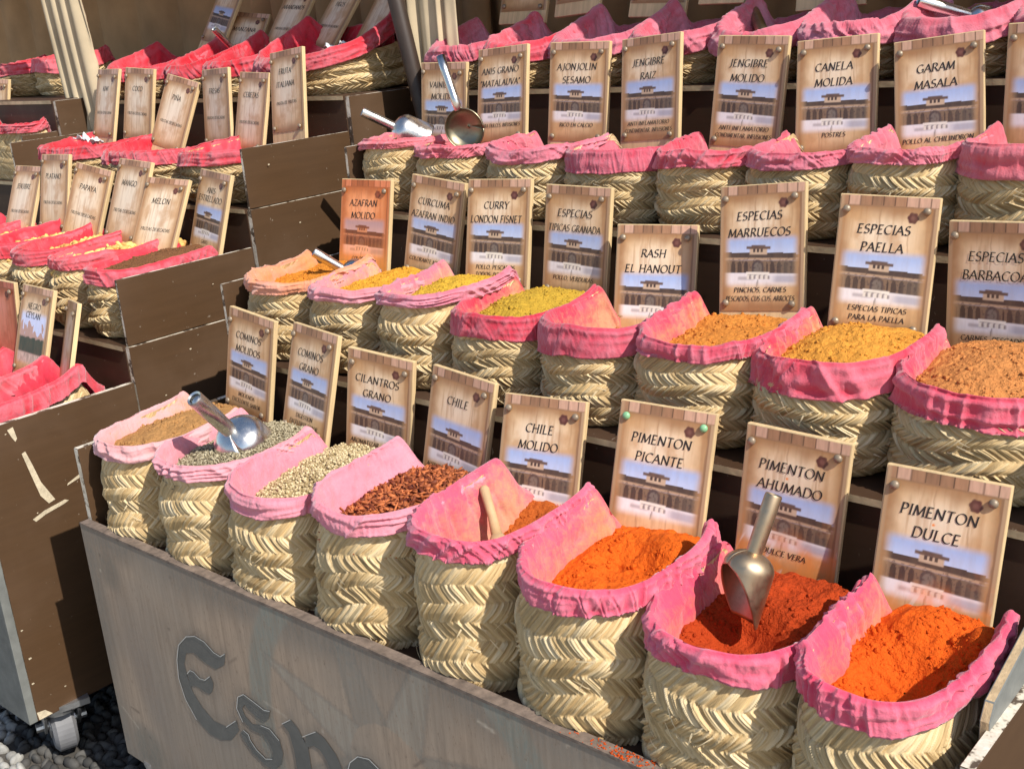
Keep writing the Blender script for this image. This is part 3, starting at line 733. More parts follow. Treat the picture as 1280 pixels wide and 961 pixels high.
# ---------------------------------------------------------------- scoops
def scoop(tip, junc, r, L, openv, label, mat=STEEL, hr=None, c0=0.0):
    """metal scoop: hollow handle from tip to junc, then a cylindrical bowl with a domed back, cut away towards openv"""
    tip = Vector(tip); junc = Vector(junc); ax = (junc - tip).normalized()
    up = Vector(openv); up = (up - ax * up.dot(ax)).normalized(); sd = up.cross(ax)
    M = Matrix((ax, sd, up)).transposed()
    t = thing("metal_scoop", tip, label, "scoop", "metal scoops in the spices", rot=M.to_euler())
    Lh = (junc - tip).length; hr = hr or r * .30
    h = MB(); h.tube([(0, 0, 0), (.004, 0, 0), (Lh * .5, 0, 0), (Lh + r * .25, 0, 0)], [hr * .93, hr, hr, hr * .92], 20, caps=False)
    h.tube([(.0, 0, 0), (.004, 0, 0)], [hr * .93, hr * .7], 20, caps=False); h.tube([(.006, 0, 0), (.0065, 0, 0)], hr * .92, 20)
    h.build("handle", mat, t, smooth=True)
    nd, nb, nf = 8, 14, 33; V = []
    x0 = Lh + r * .75
    for k in range(nd + nb + 1):
        if k <= nd:
            a = math.pi / 2 * k / nd; x = x0 - r * .7 * math.cos(a); rr = max(.002, r * math.sin(a)); A = math.pi
        else:
            s = (k - nd) / nb; x = x0 + L * s; rr = r * (1 + .04 * s); A = math.acos(-(1 - 1.55 * s)) if c0 else math.pi * (1 - .47 * sst(.35, .9, s))
        for f in range(nf):
            ph = -A + 2 * A * f / (nf - 1)
            V.append((x, rr * math.sin(ph), -rr * math.cos(ph) - (0 if k <= nd else 0)))
    b = link("bowl", mesh_q("bowl", np.array(V), grid_faces(nf, nd + nb + 1), mat), t)
    md = b.modifiers.new("thickness", 'SOLIDIFY'); md.thickness = .0028 * S; md.offset = 1
    return t

# ================================================================= GROUND
g = MB(); g.add([(-60, -60, -1.15), (60, -60, -1.15), (60, 60, -1.15), (-60, 60, -1.15)], [(0, 1, 2, 3)])
tag(g.build("ground", GROUND), kind="structure")
g = MB(); g.add([(-40, -40, -1.142), (40, -40, -1.142), (40, -2.25, -1.142), (-40, -2.25, -1.142)], [(0, 1, 2, 3)])
tag(g.build("bounce_ground", m_plain("warm_bounce_ground", (.46, .39, .30), .8, .15, 6, .3)), kind="structure")  # unseen pale sheet, added to bounce warm light onto the carts
r = np.random.default_rng(21); n = 14000
px = r.uniform(-6.6, -2.6, n); py = r.uniform(-2.2, 1.3, n)
px = np.round(px / .038) * .038 + r.uniform(-.014, .014, n); py = np.round(py / .056) * .056 + r.uniform(-.016, .016, n)
key = np.unique(np.round(np.stack([px / .038, py / .056], 1)).astype(int), axis=0, return_index=True)[1]
px, py = px[key], py[key]
pv, pf, ps = grains(np.stack([px, py, np.full(len(px), -1.145)], 1), (.018, .030, .026), 22, .25, True, True)
band = np.repeat((np.abs(px * .5 + py * .86 + 2.22 + .12 * np.sin(px * 4)) < .16), 42)      # a curved band of pale pebbles
ps = np.where(band, .84 + .16 * ps, ps * .78)
peb = link("cobbled_pebbles", mesh_q("cobbled_pebbles", pv, pf, PEBBLE, attrs=dict(shade=ps)))
tag(peb, "dark rounded pebbles set on edge with a curved pale band, beside the caster", "pebbles", kind="stuff")

# ================================================================= CARTS
def side_board(mb, x0, x1, y0, y1, z0, z1):
    mb.box(x0, x1, y0, y1, z0, z1, face_m=[1, 1, 1, 1, 0, 0])

def caster(parent, x, y, ztop, yaw):
    k_ = 2.05
    c = MB(); c.box(-.05, .05, -.04, .04, -.012, 0); c.tube([(0, 0, -.012), (0, 0, -.022)], .035, 14)
    for s in (-1, 1):
        c.add([(s * .028, -.035, -.02), (s * .028, .035, -.02), (s * .028, .055, -.075), (s * .028, .03, -.085), (s * .033, -.035, -.02), (s * .033, .035, -.02), (s * .033, .055, -.075), (s * .033, .03, -.085)],
              [(0, 1, 2, 3), (7, 6, 5, 4), (0, 4, 5, 1), (1, 5, 6, 2), (2, 6, 7, 3), (3, 7, 4, 0)])
    c.tube([(-.046, .035, -.07), (.046, .035, -.07)], .009, 10); c.tube([(-.024, .035, -.07), (.024, .035, -.07)], .026, 18)
    o = c.build("caster", ZINC, parent, loc=(x, y, ztop), rot=(0, 0, yaw), scale=(k_, k_, k_))
    w = MB(); w.tube([(-.0215, .035, -.07), (-.021, .035, -.07), (-.015, .035, -.07), (.015, .035, -.07), (.021, .035, -.07)], [.047, .0475, .056, .056, .0475], 36)
    w.build("wheel", RUBBER, o, smooth=False)

def cart(name, label, X0, X1, yo, ys, zs, tops, front_mat, front_top, tiers_side=(0, 1, 2, 3), depth_end=.75, casters=True):
    t = thing(name, ((X0 + X1) / 2, yo, 0), label, "display cart", "stepped spice carts")
    cx = (X0 + X1) / 2; A, B = X0 - cx, X1 - cx; T = .026
    Y = list(ys) + [ys[-1] + depth_end]
    zb = -.871
    # shelves and risers
    for i in range(len(ys)):
        MB().box(A + T, B - T, Y[i] + (.03 if i == 0 else -.008), Y[i + 1] - .004, zs[i] - .018, zs[i], face_m=[1, 1, 0, 1, 1, 1]).build("shelf", [SHELF_EDGE, LAM_DARK], t)
        if i: MB().box(A + T, B - T, Y[i], Y[i] + .016, zs[i - 1] + .002, zs[i] - .0185).build("riser", LAM_DARK, t)
    for sx0, sx1 in ((A, A + T), (B - T, B)):
        for i in tiers_side:
            seam = zs[i]
            e0 = Y[i] + (.004 if i else 0)
            if i == 0:
                m = MB(); side_board(m, sx0, sx1, e0 + .031, Y[1] - .002, zb, tops[0]); m.build("side_panel", [LAM, EDGE], t, bevel=.0015)
            else:
                m = MB(); side_board(m, sx0, sx1, e0, Y[i + 1] - .002, zb + .04, seam - .004); m.build("side_panel", [LAM, EDGE], t, bevel=.0015)
                if tops[i] > seam + .02:
                    m = MB(); side_board(m, sx0 + (.009 if sx0 < 0 else .002), sx1 - (.002 if sx0 < 0 else .009), e0 + .004, Y[i + 1] - .01, seam, tops[i]); m.build("side_panel", [LAM, EDGE], t, bevel=.0015)
    MB().box(A + .03, B - .03, Y[0] + .03, Y[-1], zb + .012, zb + .03).build("base_board", LAM_DARK, t)
    if casters:
        for (x, y) in ((A + .10, Y[0] + .11), (B - .075, Y[0] + .15), (A + .10, Y[-1] - .2), (B - .10, Y[-1] - .2)): caster(t, x, y, zb + .012, 1.25)
    return t, A, B, Y

ZS = (-.02, .41, .82, 1.21)
# --- main cart
mc, A, B, _Yc = cart("spice_cart", "nearest stepped cart, grey painted front board with blackletter lettering, full of spice baskets", -3.418, -.535, 0, (0, .66, 1.30, 1.89), ZS, (.27, .67, 1.06, 1.22), PANEL, .01)
nx, nz = 520, 160; Wp = B - A
GX, GZ = np.meshgrid(np.linspace(A, B, nx), np.linspace(-.871, .010, nz)); WX = GX + (-3.418 - .535) / 2; 
def panel_paint(X, Z):
    c = np.zeros(X.shape + (3,)); c[...] = (.45, .34, .25)
    def lay(col, m):
        nonlocal c
        c = c * (1 - m[..., None]) + np.array(col) * m[..., None]
    n = fbm(X * 3, Z * 3, 2, 4); lay((.29, .25, .205), sst(.42, .65, n) * .55)
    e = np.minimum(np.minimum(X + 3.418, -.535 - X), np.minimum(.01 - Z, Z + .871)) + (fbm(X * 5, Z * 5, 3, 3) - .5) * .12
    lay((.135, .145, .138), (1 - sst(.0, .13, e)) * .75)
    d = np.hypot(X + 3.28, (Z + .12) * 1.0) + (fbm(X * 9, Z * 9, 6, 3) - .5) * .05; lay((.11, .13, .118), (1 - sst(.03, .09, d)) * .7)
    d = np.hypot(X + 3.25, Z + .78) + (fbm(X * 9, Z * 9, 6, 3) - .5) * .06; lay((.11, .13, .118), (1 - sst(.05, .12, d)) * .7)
    # faint painted wheel with an eight pointed star
    for cx in (-1.98, ):
        rr = np.hypot(X - cx, Z + .36); an = np.arctan2(Z + .36, X - cx)
        soft = .012
        ring = sst(.50 - soft, .50 + soft, rr) * (1 - sst(.595 - soft, .595 + soft, rr)); lay((.235, .275, .245), ring * .85)
        for s in range(8):
            a0 = np.pi / 8 + s * np.pi / 4; da = (an - a0 + np.pi) % (2 * np.pi) - np.pi
            half = .36 * (1 - rr / .56); tri = (np.abs(da) * rr < half * .28) * (rr < .55) * (rr > .16)
            lay((.36, .36, .31) if s % 2 else (.19, .205, .19), tri.astype(float) * .55)
            lay((.14, .14, .135), (np.abs(np.abs(da) * rr - half * .28) < .008) * (rr < .54) * (rr > .16) * .35)
    lay((.20, .18, .165), sst(.55, .75, fbm(X * 2.2 + 5, Z * 1.0 + X * .8, 8, 3)) * .7)
    return c
# blackletter outlines on the front board (units on the board's plane)
LET = {
 'E': [(-2.672, -.22), (-2.687, -.263), (-2.739, -.297), (-2.796, -.292), (-2.849, -.277), (-2.893, -.293), (-2.915, -.338), (-2.911, -.387), (-2.895, -.432), (-2.858, -.471), (-2.802, -.500), (-2.735, -.495), (-2.675, -.449), (-2.668, -.482), (-2.719, -.535), (-2.778, -.559), (-2.839, -.563), (-2.901, -.533), (-2.946, -.475), (-2.963, -.406), (-2.952, -.335), (-2.926, -.275), (-2.872, -.228), (-2.822, -.210), (-2.774, -.213), (-2.731, -.235), (-2.698, -.238)],
 'Ebar': [(-2.906, -.369), (-2.885, -.350), (-2.865, -.349), (-2.838, -.362), (-2.808, -.357), (-2.777, -.333), (-2.766, -.355), (-2.780, -.388), (-2.800, -.404), (-2.831, -.405), (-2.865, -.400), (-2.905, -.415)],
 's': [(-2.641, -.354), (-2.608, -.333), (-2.557, -.342), (-2.515, -.351), (-2.487, -.344), (-2.503, -.378), (-2.525, -.396), (-2.56, -.394), (-2.594, -.385), (-2.616, -.372), (-2.630, -.390), (-2.622, -.412), (-2.590, -.428), (-2.545, -.414), (-2.502, -.409), (-2.463, -.432), (-2.455, -.473), (-2.474, -.519), (-2.507, -.549), (-2.554, -.559), (-2.612, -.538), (-2.651, -.508), (-2.663, -.486), (-2.642, -.468), (-2.618, -.474), (-2.614, -.492), (-2.589, -.515), (-2.548, -.530), (-2.513, -.516), (-2.506, -.487), (-2.521, -.460), (-2.544, -.446), (-2.590, -.452), (-2.636, -.438), (-2.657, -.399)],
 'p': [(-2.436, -.366), (-2.391, -.335), (-2.362, -.354), (-2.338, -.392), (-2.332, -.366), (-2.345, -.372), (-2.28, -.330), (-2.246, -.338), (-2.205, -.372), (-2.180, -.425), (-2.185, -.480), (-2.230, -.535), (-2.300, -.553), (-2.330, -.540), (-2.330, -.640), (-2.375, -.690), (-2.398, -.650), (-2.398, -.442), (-2.409, -.385)],
 'pin': [(-2.328, -.400), (-2.300, -.385), (-2.275, -.387), (-2.246, -.418), (-2.238, -.462), (-2.256, -.500), (-2.300, -.512), (-2.328, -.500)],
 'e': [(-2.152, -.462), (-2.163, -.410), (-2.145, -.372), (-2.108, -.338), (-2.062, -.327), (-2.022, -.345), (-1.990, -.390), (-1.998, -.425), (-2.060, -.440), (-2.105, -.455), (-2.092, -.500), (-2.050, -.522), (-1.990, -.500), (-1.985, -.520), (-2.040, -.558), (-2.100, -.552), (-2.142, -.515)],
}
pc = panel_paint(WX, GZ)
out_pts = np.array([np.array(a) + (np.array(b) - np.array(a)) * q for l in LET.values() for a, b in zip(l, l[1:] + l[:1]) for q in (0, .33, .66)])
dist = np.full(WX.shape, 9.0)
for p_ in out_pts: dist = np.minimum(dist, np.hypot(WX - p_[0], GZ - p_[1]))
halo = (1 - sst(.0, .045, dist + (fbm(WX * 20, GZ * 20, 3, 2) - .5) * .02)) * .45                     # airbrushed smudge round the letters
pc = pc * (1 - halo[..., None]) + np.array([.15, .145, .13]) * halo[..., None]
r = np.random.default_rng(31)
for _ in range(46):                                                                          # scratches and chipped specks
    x0_, z0_ = r.uniform(-3.4, -.6), r.uniform(-.86, 0); a_ = r.normal(0, .5); L_ = r.choice([.004, .006, .05, .10], p=[.35, .3, .25, .1])
    ux, uz = math.cos(a_), math.sin(a_); t_ = np.clip((WX - x0_) * ux + (GZ - z0_) * uz, 0, L_)
    d_ = np.hypot(WX - x0_ - t_ * ux, GZ - z0_ - t_ * uz); m_ = (1 - sst(.002, .0065, d_)) * r.uniform(.3, .9)
    pc = pc * (1 - m_[..., None]) + np.array([.62, .54, .43] if r.random() < .6 else [.10, .075, .06]) * m_[..., None]
V = np.stack([GX, np.full_like(GX, 0.0), GZ], 2).reshape(-1, 3)
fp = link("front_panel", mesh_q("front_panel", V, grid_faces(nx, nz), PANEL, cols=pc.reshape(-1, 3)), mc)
def hollow_board():
    m = MB(); y0, y1 = 0.0006, .03
    m.box(A, B, y0, y1, -.871, .0095); return m
hollow_board().build("board_back", [RAWWOOD], fp)
MB().box(A + .002, B - .002, -.002, .032, .0105, .019).build("top_trim", m_plain("worn_top_trim", (.17, .13, .105), .55, .5, 30, .4), fp)
def poly_letters():
    from mathutils.geometry import tessellate_polygon
    for k, (key_, pts) in enumerate(LET.items()):
        if key_ == 'pin': continue
        loops = [pts] + ([LET['pin'][::-1]] if key_ == 'p' else [])
        allp = [p for l in loops for p in l]; off = (3.418 + .535) / 2
        tris = tessellate_polygon([[Vector((x, z, 0)) for x, z in l] for l in loops])
        fixed = []
        for t in tris:
            (ax, az), (bx, bz), (cx_, cz) = (allp[i] for i in t)
            fixed.append(t if (bx - ax) * (cz - az) - (bz - az) * (cx_ - ax) > 0 else t[::-1])
        m = MB(); m.add([(x + off, -.0012 - .0003 * k, z) for x, z in allp], fixed); m.build("painted_letter", GREYINK, fp)
poly_letters()
hl = MB()                                                         # thin pale highlights along the upper edges of the letters
HL = [LET['E'][22:27] + LET['E'][:1], LET['E'][17:23], LET['E'][11:13][::-1], LET['Ebar'][:6], LET['s'][:5], LET['s'][13:16], LET['s'][23:29], LET['p'][:2], LET['p'][5:7], LET['e'][1:6], LET['s'][33:35] + LET['s'][:1]]
for ln in HL:
    p = np.array(ln); pp = []
    for a_, b_ in zip(p[:-1], p[1:]):
        for s_ in np.linspace(0, 1, 4, endpoint=False): pp.append(a_ + (b_ - a_) * s_)
    pp.append(p[-1])
    ribbon(hl, pp, .0036, .0022, lambda q, l: (q[0] - (-3.418 - .535) / 2, -.0036 - l * .00005, q[1]))
hl.build("lettering_highlight", WHITEINK, fp)
# loose grey boards on the right end of the main cart
BY = [(.15, -.02), (.46, -.02), (.46, .34), (.40, .375), (.17, .315), (.15, .285)]
b_ = MB(); b_.add([(0, y, z) for y, z in BY] + [(.018, y, z) for y, z in BY], [(5, 4, 3, 2, 1, 0), (6, 7, 8, 9, 10, 11)] + [(k, (k + 1) % 6, 6 + (k + 1) % 6, 6 + k) for k in range(6)])
b_.m = [0, 0] + [1] * 6
tag(b_.build("loose_board", [PANEL_GREY, RAWWOOD], loc=(-.572, 0, 0), bevel=.002), "grey weathered board with raw wood edge tucked beside the rightmost front basket", "board")

r = np.random.default_rng(77); n = 130
sp_ = np.stack([np.where(r.random(n) < .85, r.normal(-1.23, .045, n), r.uniform(-1.4, -1.0, n)), r.uniform(-.001, .031, n), np.full(n, .0195)], 1)
gv, gf, _ = grains(sp_, (.0030, .0028, .0012), 5, .6)
tag(link("spilled_paprika", mesh_q("spilled_paprika", gv, gf, m_powder("spilled_paprika", srgb(206, 86, 32), .8))), "orange powder spilled along the rim of the grey front board", "spilled powder", kind="stuff")
# --- left cart
lc, LA, LB, _ = cart("spice_cart", "second stepped cart with brown laminate side, red rimmed baskets of dried fruit", -5.86, -3.883, 0, (-.124, .54, 1.18, 1.77), ZS, (.27, .665, 1.06, 1.215), None, .25)
MB().box(LA, LB, -.126, -.094, -.871, .262, face_m=[1, 1, 0, 0, 1, 0]).build("front_panel", [PANEL_GREY, EDGE], lc, bevel=.002)
def chip(x, pts):
    """irregular flake of bare board on a side panel: outline in (y, z)"""
    m = MB(); m.add([(x, y, z) for y, z in pts], [tuple(range(len(pts)))]); m.build("paint_chip", CHIP, lc)
cxl = LB + .0012
chip(cxl, [(.030, .245), (.052, .250), (.058, .205), (.050, .195), (.040, .215)])
chip(cxl, [(.062, .145), (.076, .150), (.092, .090), (.108, .02), (.146, -.062), (.120, -.068), (.096, -.03), (.080, .05)])
chip(cxl, [(.05, -.105), (.10, -.088), (.18, -.076), (.195, -.084), (.17, -.092), (.10, -.104), (.06, -.118)])
chip(cxl, [(.20, -.028), (.205, -.020), (.315, .020), (.318, .010), (.25, -.016)])
chip(cxl, [(-.092, -.835), (-.06, -.840), (-.035, -.868), (-.088, -.869)])
for (yy_, zz_, s_) in ((-.08, -.50, .006), (-.075, -.62, .008), (.07, -.09, .004), (.02, .23, .004), (-.085, -.72, .007), (.03, -.79, .005), (.66, .18, .005), (.8, .33, .006), (1.3, .98, .006), (1.42, .72, .006), (.95, .56, .004), (.36, -.25, .004)):
    chip(cxl, [(yy_, zz_), (yy_ + s_ * 1.4, zz_ + .002), (yy_ + s_, zz_ + s_), (yy_ - s_ * .3, zz_ + s_ * .9)])

# --- third cart, far left
tc, TA, TB, _ = cart("spice_cart", "farthest stepped cart at the left edge, partly hidden behind a hanging canvas bundle", -8.6, -6.0, 0, (-.05, .62, 1.33, 1.55), (-.02, .41, .83, 1.235), (.27, .68, 1.075, 1.25), None, .25)
MB().box(TA, TB, -.052, -.022, -.871, .26).build("front_panel", PANEL_GREY, tc)

# ================================================================= MAIN CART BASKETS
C_ = lambda r_, g_, b__: (r_, g_, b__)
GB = "woven baskets on the display carts"
M1X = [-3.390, -3.055, -2.695, -2.320, -1.938, -1.612, -1.258, -.908, -.612]
# title, rim colour (sRGB), rim words, stain, heap material, heap words, fill, slope, mound, extras
TAN, GREYG, BEIGE = srgb(196, 150, 92), (.2, .17, .1), (.45, .36, .2)
ORG, RED, DUL = srgb(224, 102, 30), srgb(178, 66, 28), srgb(222, 95, 28)
M1 = [
 ("COMINOS MOLIDOS", (240, 168, 190), "pale pink", srgb(215, 170, 110), m_powder("ground_cumin", srgb(180, 134, 84), .8), "tan ground cumin", .285, .07, .03, {}),
 ("COMINOS GRANO", (240, 150, 182), "pale pink", None, m_seed("cumin_seed", (.16, .125, .07), (.50, .44, .30)), "grey-green cumin seeds", .270, .08, .05, dict(digs=[(-.02, -.02, .08, .02)], seeds=(8000, (.0075, .0021, .0021), False))),
 ("CILANTROS GRANO", (238, 130, 168), "pink", None, m_seed("coriander_seed", (.28, .20, .09), (.68, .56, .34)), "beige round coriander seeds", .235, .16, .02, dict(seeds=(6800, (.0046, .0043, .0043), False))),
 ("CHILE", (242, 138, 176), "light pink", None, m_seed("dried_chilli", (.10, .016, .006), (.56, .17, .055)), "dark red dried chilli flakes", .235, .10, .03, dict(seeds=(2600, (.017, .0062, .0026), True))),
 ("CHILE MOLIDO", (232, 92, 138), "bright pink", srgb(230, 180, 130), m_powder("ground_chilli", srgb(190, 98, 42), .6), "little orange ground chilli", .165, .34, .0, {}),
 ("PIMENTON PICANTE", (230, 84, 130), "bright pink", srgb(235, 175, 110), m_powder("hot_paprika", ORG, .78), "orange hot paprika", .270, .14, .03, dict(digs=[(.0, .05, .08, .04)], bumps=[(.05, .14, .07, .03)])),
 ("PIMENTON AHUMADO", (230, 76, 124), "bright pink", srgb(225, 150, 105), m_powder("smoked_paprika", RED, .75), "dark red smoked paprika", .245, .18, .02, dict(digs=[(-.03, -.02, .08, .06)])),
 ("PIMENTON DULCE", (232, 74, 122), "bright pink", srgb(232, 165, 110), m_powder("sweet_paprika", DUL, .75), "bright orange sweet paprika", .250, .16, .02, dict(digs=[(.0, -.02, .08, .045)], bumps=[(.105, .13, .045, .06), (-.03, .16, .06, .03)])),
]
M1H = [.332, .336, .327, .358, .378, .358, .318, .336]
for k, (title, rc, rw, stn, hm, hw, fill, slope, mound, ex) in enumerate(M1):
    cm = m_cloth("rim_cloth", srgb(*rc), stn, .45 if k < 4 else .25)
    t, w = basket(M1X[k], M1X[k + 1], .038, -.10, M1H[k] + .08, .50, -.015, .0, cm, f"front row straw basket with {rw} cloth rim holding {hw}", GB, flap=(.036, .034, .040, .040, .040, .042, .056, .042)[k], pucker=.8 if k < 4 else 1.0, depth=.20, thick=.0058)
    heap(t, w, .50, 30 + k, hm, fill + (.085, .090, .10, .12, .12, .068, .065, .070)[k], slope, mound, f"{hw} heaped in the basket under the {title} sign" if k != 4 else "little orange ground chilli at the back of the basket under the CHILE MOLIDO sign", lump=.35 if ex.get('seeds') else (.44 if k else .36), **ex)

M2X = [-3.388, -3.040, -2.692, -2.378, -2.040, -1.713, -1.360, -1.012, -.660]
M2 = [
 ("AZAFRAN MOLIDO", (236, 150, 120), "orange stained", srgb(240, 150, 60), m_powder("ground_saffron", srgb(216, 138, 52), .8), "orange ground saffron", .245, .10, .01),
 ("CURCUMA AZAFRAN INDIO", (224, 138, 168), "faded lilac pink", srgb(240, 190, 110), m_powder("turmeric", srgb(226, 164, 58), .8), "golden yellow turmeric", .245, .12, .02),
 ("CURRY LONDON FISNET", (218, 118, 156), "faded pink", srgb(238, 190, 120), m_powder("yellow_curry", srgb(212, 168, 60), .8), "yellow curry powder", .245, .10, .06),
 ("ESPECIAS TIPICAS GRANADA", (206, 48, 82), "crimson", srgb(235, 180, 110), m_powder("green_yellow_mix", srgb(196, 158, 58), .8), "greenish yellow spice mix", .235, .10, .05),
 ("RASH EL HANOUT", (204, 56, 92), "crimson", srgb(238, 180, 130), m_powder("brown_mix", srgb(200, 130, 70), .8), "brown spice mix", .15, .10, .02),
 ("ESPECIAS MARRUECOS", (214, 70, 108), "rose", srgb(238, 175, 105), m_powder("moroccan_mix", srgb(212, 136, 62), .7), "orange brown Moroccan mix", .225, .12, .02),
 ("ESPECIAS PAELLA", (220, 62, 98), "rose red", srgb(238, 180, 110), m_powder("paella_mix", srgb(220, 152, 64), .7), "amber paella mix", .24, .10, .05),
 ("ESPECIAS BARBACOA", (218, 66, 104), "rose red", srgb(230, 170, 130), m_powder("barbecue_mix", srgb(206, 136, 78), .7), "coarse sandy orange barbecue mix", .24, .12, .035),
]
M2H = [.275, .275, .29, .27, .27, .275, .27, .255]
for k, (title, rc, rw, stn, hm, hw, fill, slope, mound) in enumerate(M2):
    cm = m_cloth("rim_cloth", srgb(*rc), stn, .3)
    t, w = basket(M2X[k], M2X[k + 1], .69, .41, M2H[k], .465, -.005, .0, cm, f"second row straw basket with {rw} cloth rim holding {hw}", GB, flap=(.028, .026, .028, .056, .068, .036, .060, .066)[k], depth=.15, pucker=(1, 1, 1, .6, .35, .9, 1.2, .8)[k])
    heap(t, w, .465, 50 + k, hm, fill - .012, slope, mound, f"{hw} in the basket under the {title} sign", lump=.36)

M3X = [-3.410, -3.115, -2.765, -2.42, -2.065, -1.735, -1.42, -1.12, -.785]
M3 = ["VAINILLA MOLIDA", "ANIS GRANO", "AJONJOLIN", "JENGIBRE RAIZ", "JENGIBRE MOLIDO", "CANELA MOLIDA", "GARAM MASALA", None]
PK = [m_cloth("rim_cloth", srgb(*c), srgb(222, 130, 140), .5) for c in ((226, 104, 130), (222, 92, 122), (218, 100, 136), (206, 68, 104), (216, 72, 104), (214, 88, 124), (222, 96, 130), (220, 84, 110))]
for k in range(8):
    lab = f"third row straw basket with pink cloth rim under the {M3[k]} sign" if M3[k] else "third row straw basket cut by the right edge of the photo"
    t, w = basket(M3X[k], M3X[k + 1], 1.325, .82, (.255, .245, .24, .24, .235, .245, .26, .27)[k], .435, (-.02, -.03, -.015, -.04, .0, -.03, -.01, -.02)[k], .0, PK[k], lab, GB, flap=(.025, .032, .035, .05, .042, .034, .028, .065)[k], pucker=(.9, 1, .9, .5, 1.2, .8, 1.1, .4)[k])
M4X = [-3.59, -3.245, -2.915, -2.552, -2.198, -1.878, -1.54, -1.195, -.845]
PK4 = [m_cloth("rim_cloth", srgb(*c), None, .5) for c in ((206, 84, 116), (222, 52, 82), (214, 92, 128), (212, 84, 118), (218, 92, 128), (222, 104, 140), (222, 96, 130), (216, 86, 118))]
M4L = ["VAINILLA MOLIDA", "ANIS GRANO", "AJONJOLIN", "JENGIBRE RAIZ", "JENGIBRE MOLIDO", "CANELA MOLIDA", "GARAM MASALA", None]
for k in range(8):
    lab = f"top row straw basket with faded pink rim, above the {M4L[k]} sign" if M4L[k] else "top row straw basket with faded pink rim at the top right corner"
    basket(M4X[k], M4X[k + 1], 1.915, 1.21, .165, .50, .11, .0, PK4[k], lab, GB, flap=.05, depth=.12, tilt=.05, pucker=1.1, thick=.018)

# ================================================================= LEFT CART BASKETS
RC = {k: m_cloth("red_rim_cloth", srgb(*c), srgb(*c), .32) for k, c in dict(a=(214, 40, 64), b=(222, 52, 78), c=(206, 32, 54), d=(226, 72, 94)).items()}
L1X = [-4.86, -4.53, -4.215, -3.96]
for k, lab in enumerate(("lowest row straw basket of the left cart at the photo's left edge", "lowest row straw basket of the left cart under the NEGRO CEYLAN sign", "lowest row straw basket with red rim beside the left cart's side panel")):
    t, w = basket(L1X[k], L1X[k + 1], -.085, -.02, .325, .58, .03, .03, RC['bdb'[k]], lab, GB, flap=.06, depth=.16)
    if k > 0: heap(t, w, .58, 80 + k, m_powder("peppercorn_dust", (.16, .07, .035), .6), .24, .05, .02, ("dark brown peppercorns under the NEGRO CEYLAN sign", "reddish brown tea mix beside the edge-on sign")[k - 1], lump=.6)
L2X = [-5.77, -5.46, -5.13, -4.83, -4.52, -4.245, -3.955]
L2N = ["JENJIBRE", "PLATANO", "PAPAYA", "MANGO", "MELON", "ANIS ESTRELLADO"]
FRUIT = m_seed("dried_fruit", (.55, .28, .08), (.78, .62, .20))
for k in range(6):
    t, w = basket(L2X[k], L2X[k + 1], .565, .41, (.29, .29, .30, .30, .29, .265)[k], .58, .0, .0, RC['bdbadb'[k]], f"red rimmed straw basket of the left cart holding the {L2N[k]} sign", GB, flap=.05, depth=.14, pucker=.7)
    if k >= 1: heap(t, w, .58, 90 + k, FRUIT if k < 5 else m_powder('star_anise_dust', (.22, .10, .045), .6), .245, .05, .03, f"yellow dried fruit pieces in the basket under the {L2N[k]} sign" if k < 5 else "brown dried star anise in the basket under the ANIS ESTRELLADO sign", lump=.3, seeds=(320, (.026, .018, .010), True) if k < 5 else None)
L3X = [-5.76, -5.16, -4.52, -3.962]
for k, nm in enumerate(("KIWI and COCO", "PIÑA and FRESAS", "CEREZAS and FRUTA ITALIANA")):
    basket(L3X[k], L3X[k + 1], 1.205, .82, (.215, .205, .21)[k], .53, .0, .0, RC['cab'[k]], f"wide red rimmed straw basket holding the {nm} signs", GB, flap=.05)
L4X = [-6.0, -5.37, -5.03, -4.68, -3.97]
for k, lab in enumerate(("top row red rimmed basket above the KIWI sign", "top row red rimmed basket above the FRESAS sign, third from the pole", "top row red rimmed basket above the CEREZAS sign", "large top row basket with bright red rim beside the dark pole")):
    basket(L4X[k], L4X[k + 1], 1.80, 1.21, (.165, .165, .165, .18)[k], .56, (.10, .10, .10, .17)[k], .015, RC['acca'[k]], lab, GB, flap=.055, depth=.12, tilt=.07, thick=.017)
# third cart's baskets
basket(-6.83, -6.47, 1.84, 1.235, .20, .45, .04, .02, RC['d'], "red rimmed straw basket on the farthest cart beside the canvas bundle", GB, flap=.07)
basket(-7.20, -6.83, 1.80, 1.235, .185, .48, .02, .02, RC['a'], "red rimmed straw basket at the top left edge of the photo", GB, flap=.06)
basket(-6.62, -6.03, 1.35, .83, .29, .19, .0, .0, RC['a'], "flat red rimmed basket low on the farthest cart", GB, flap=.04)
basket(-7.25, -6.63, 1.35, .83, .29, .19, .0, .0, RC['c'], "flat red rimmed basket under the leftmost sign slice", GB, flap=.04)

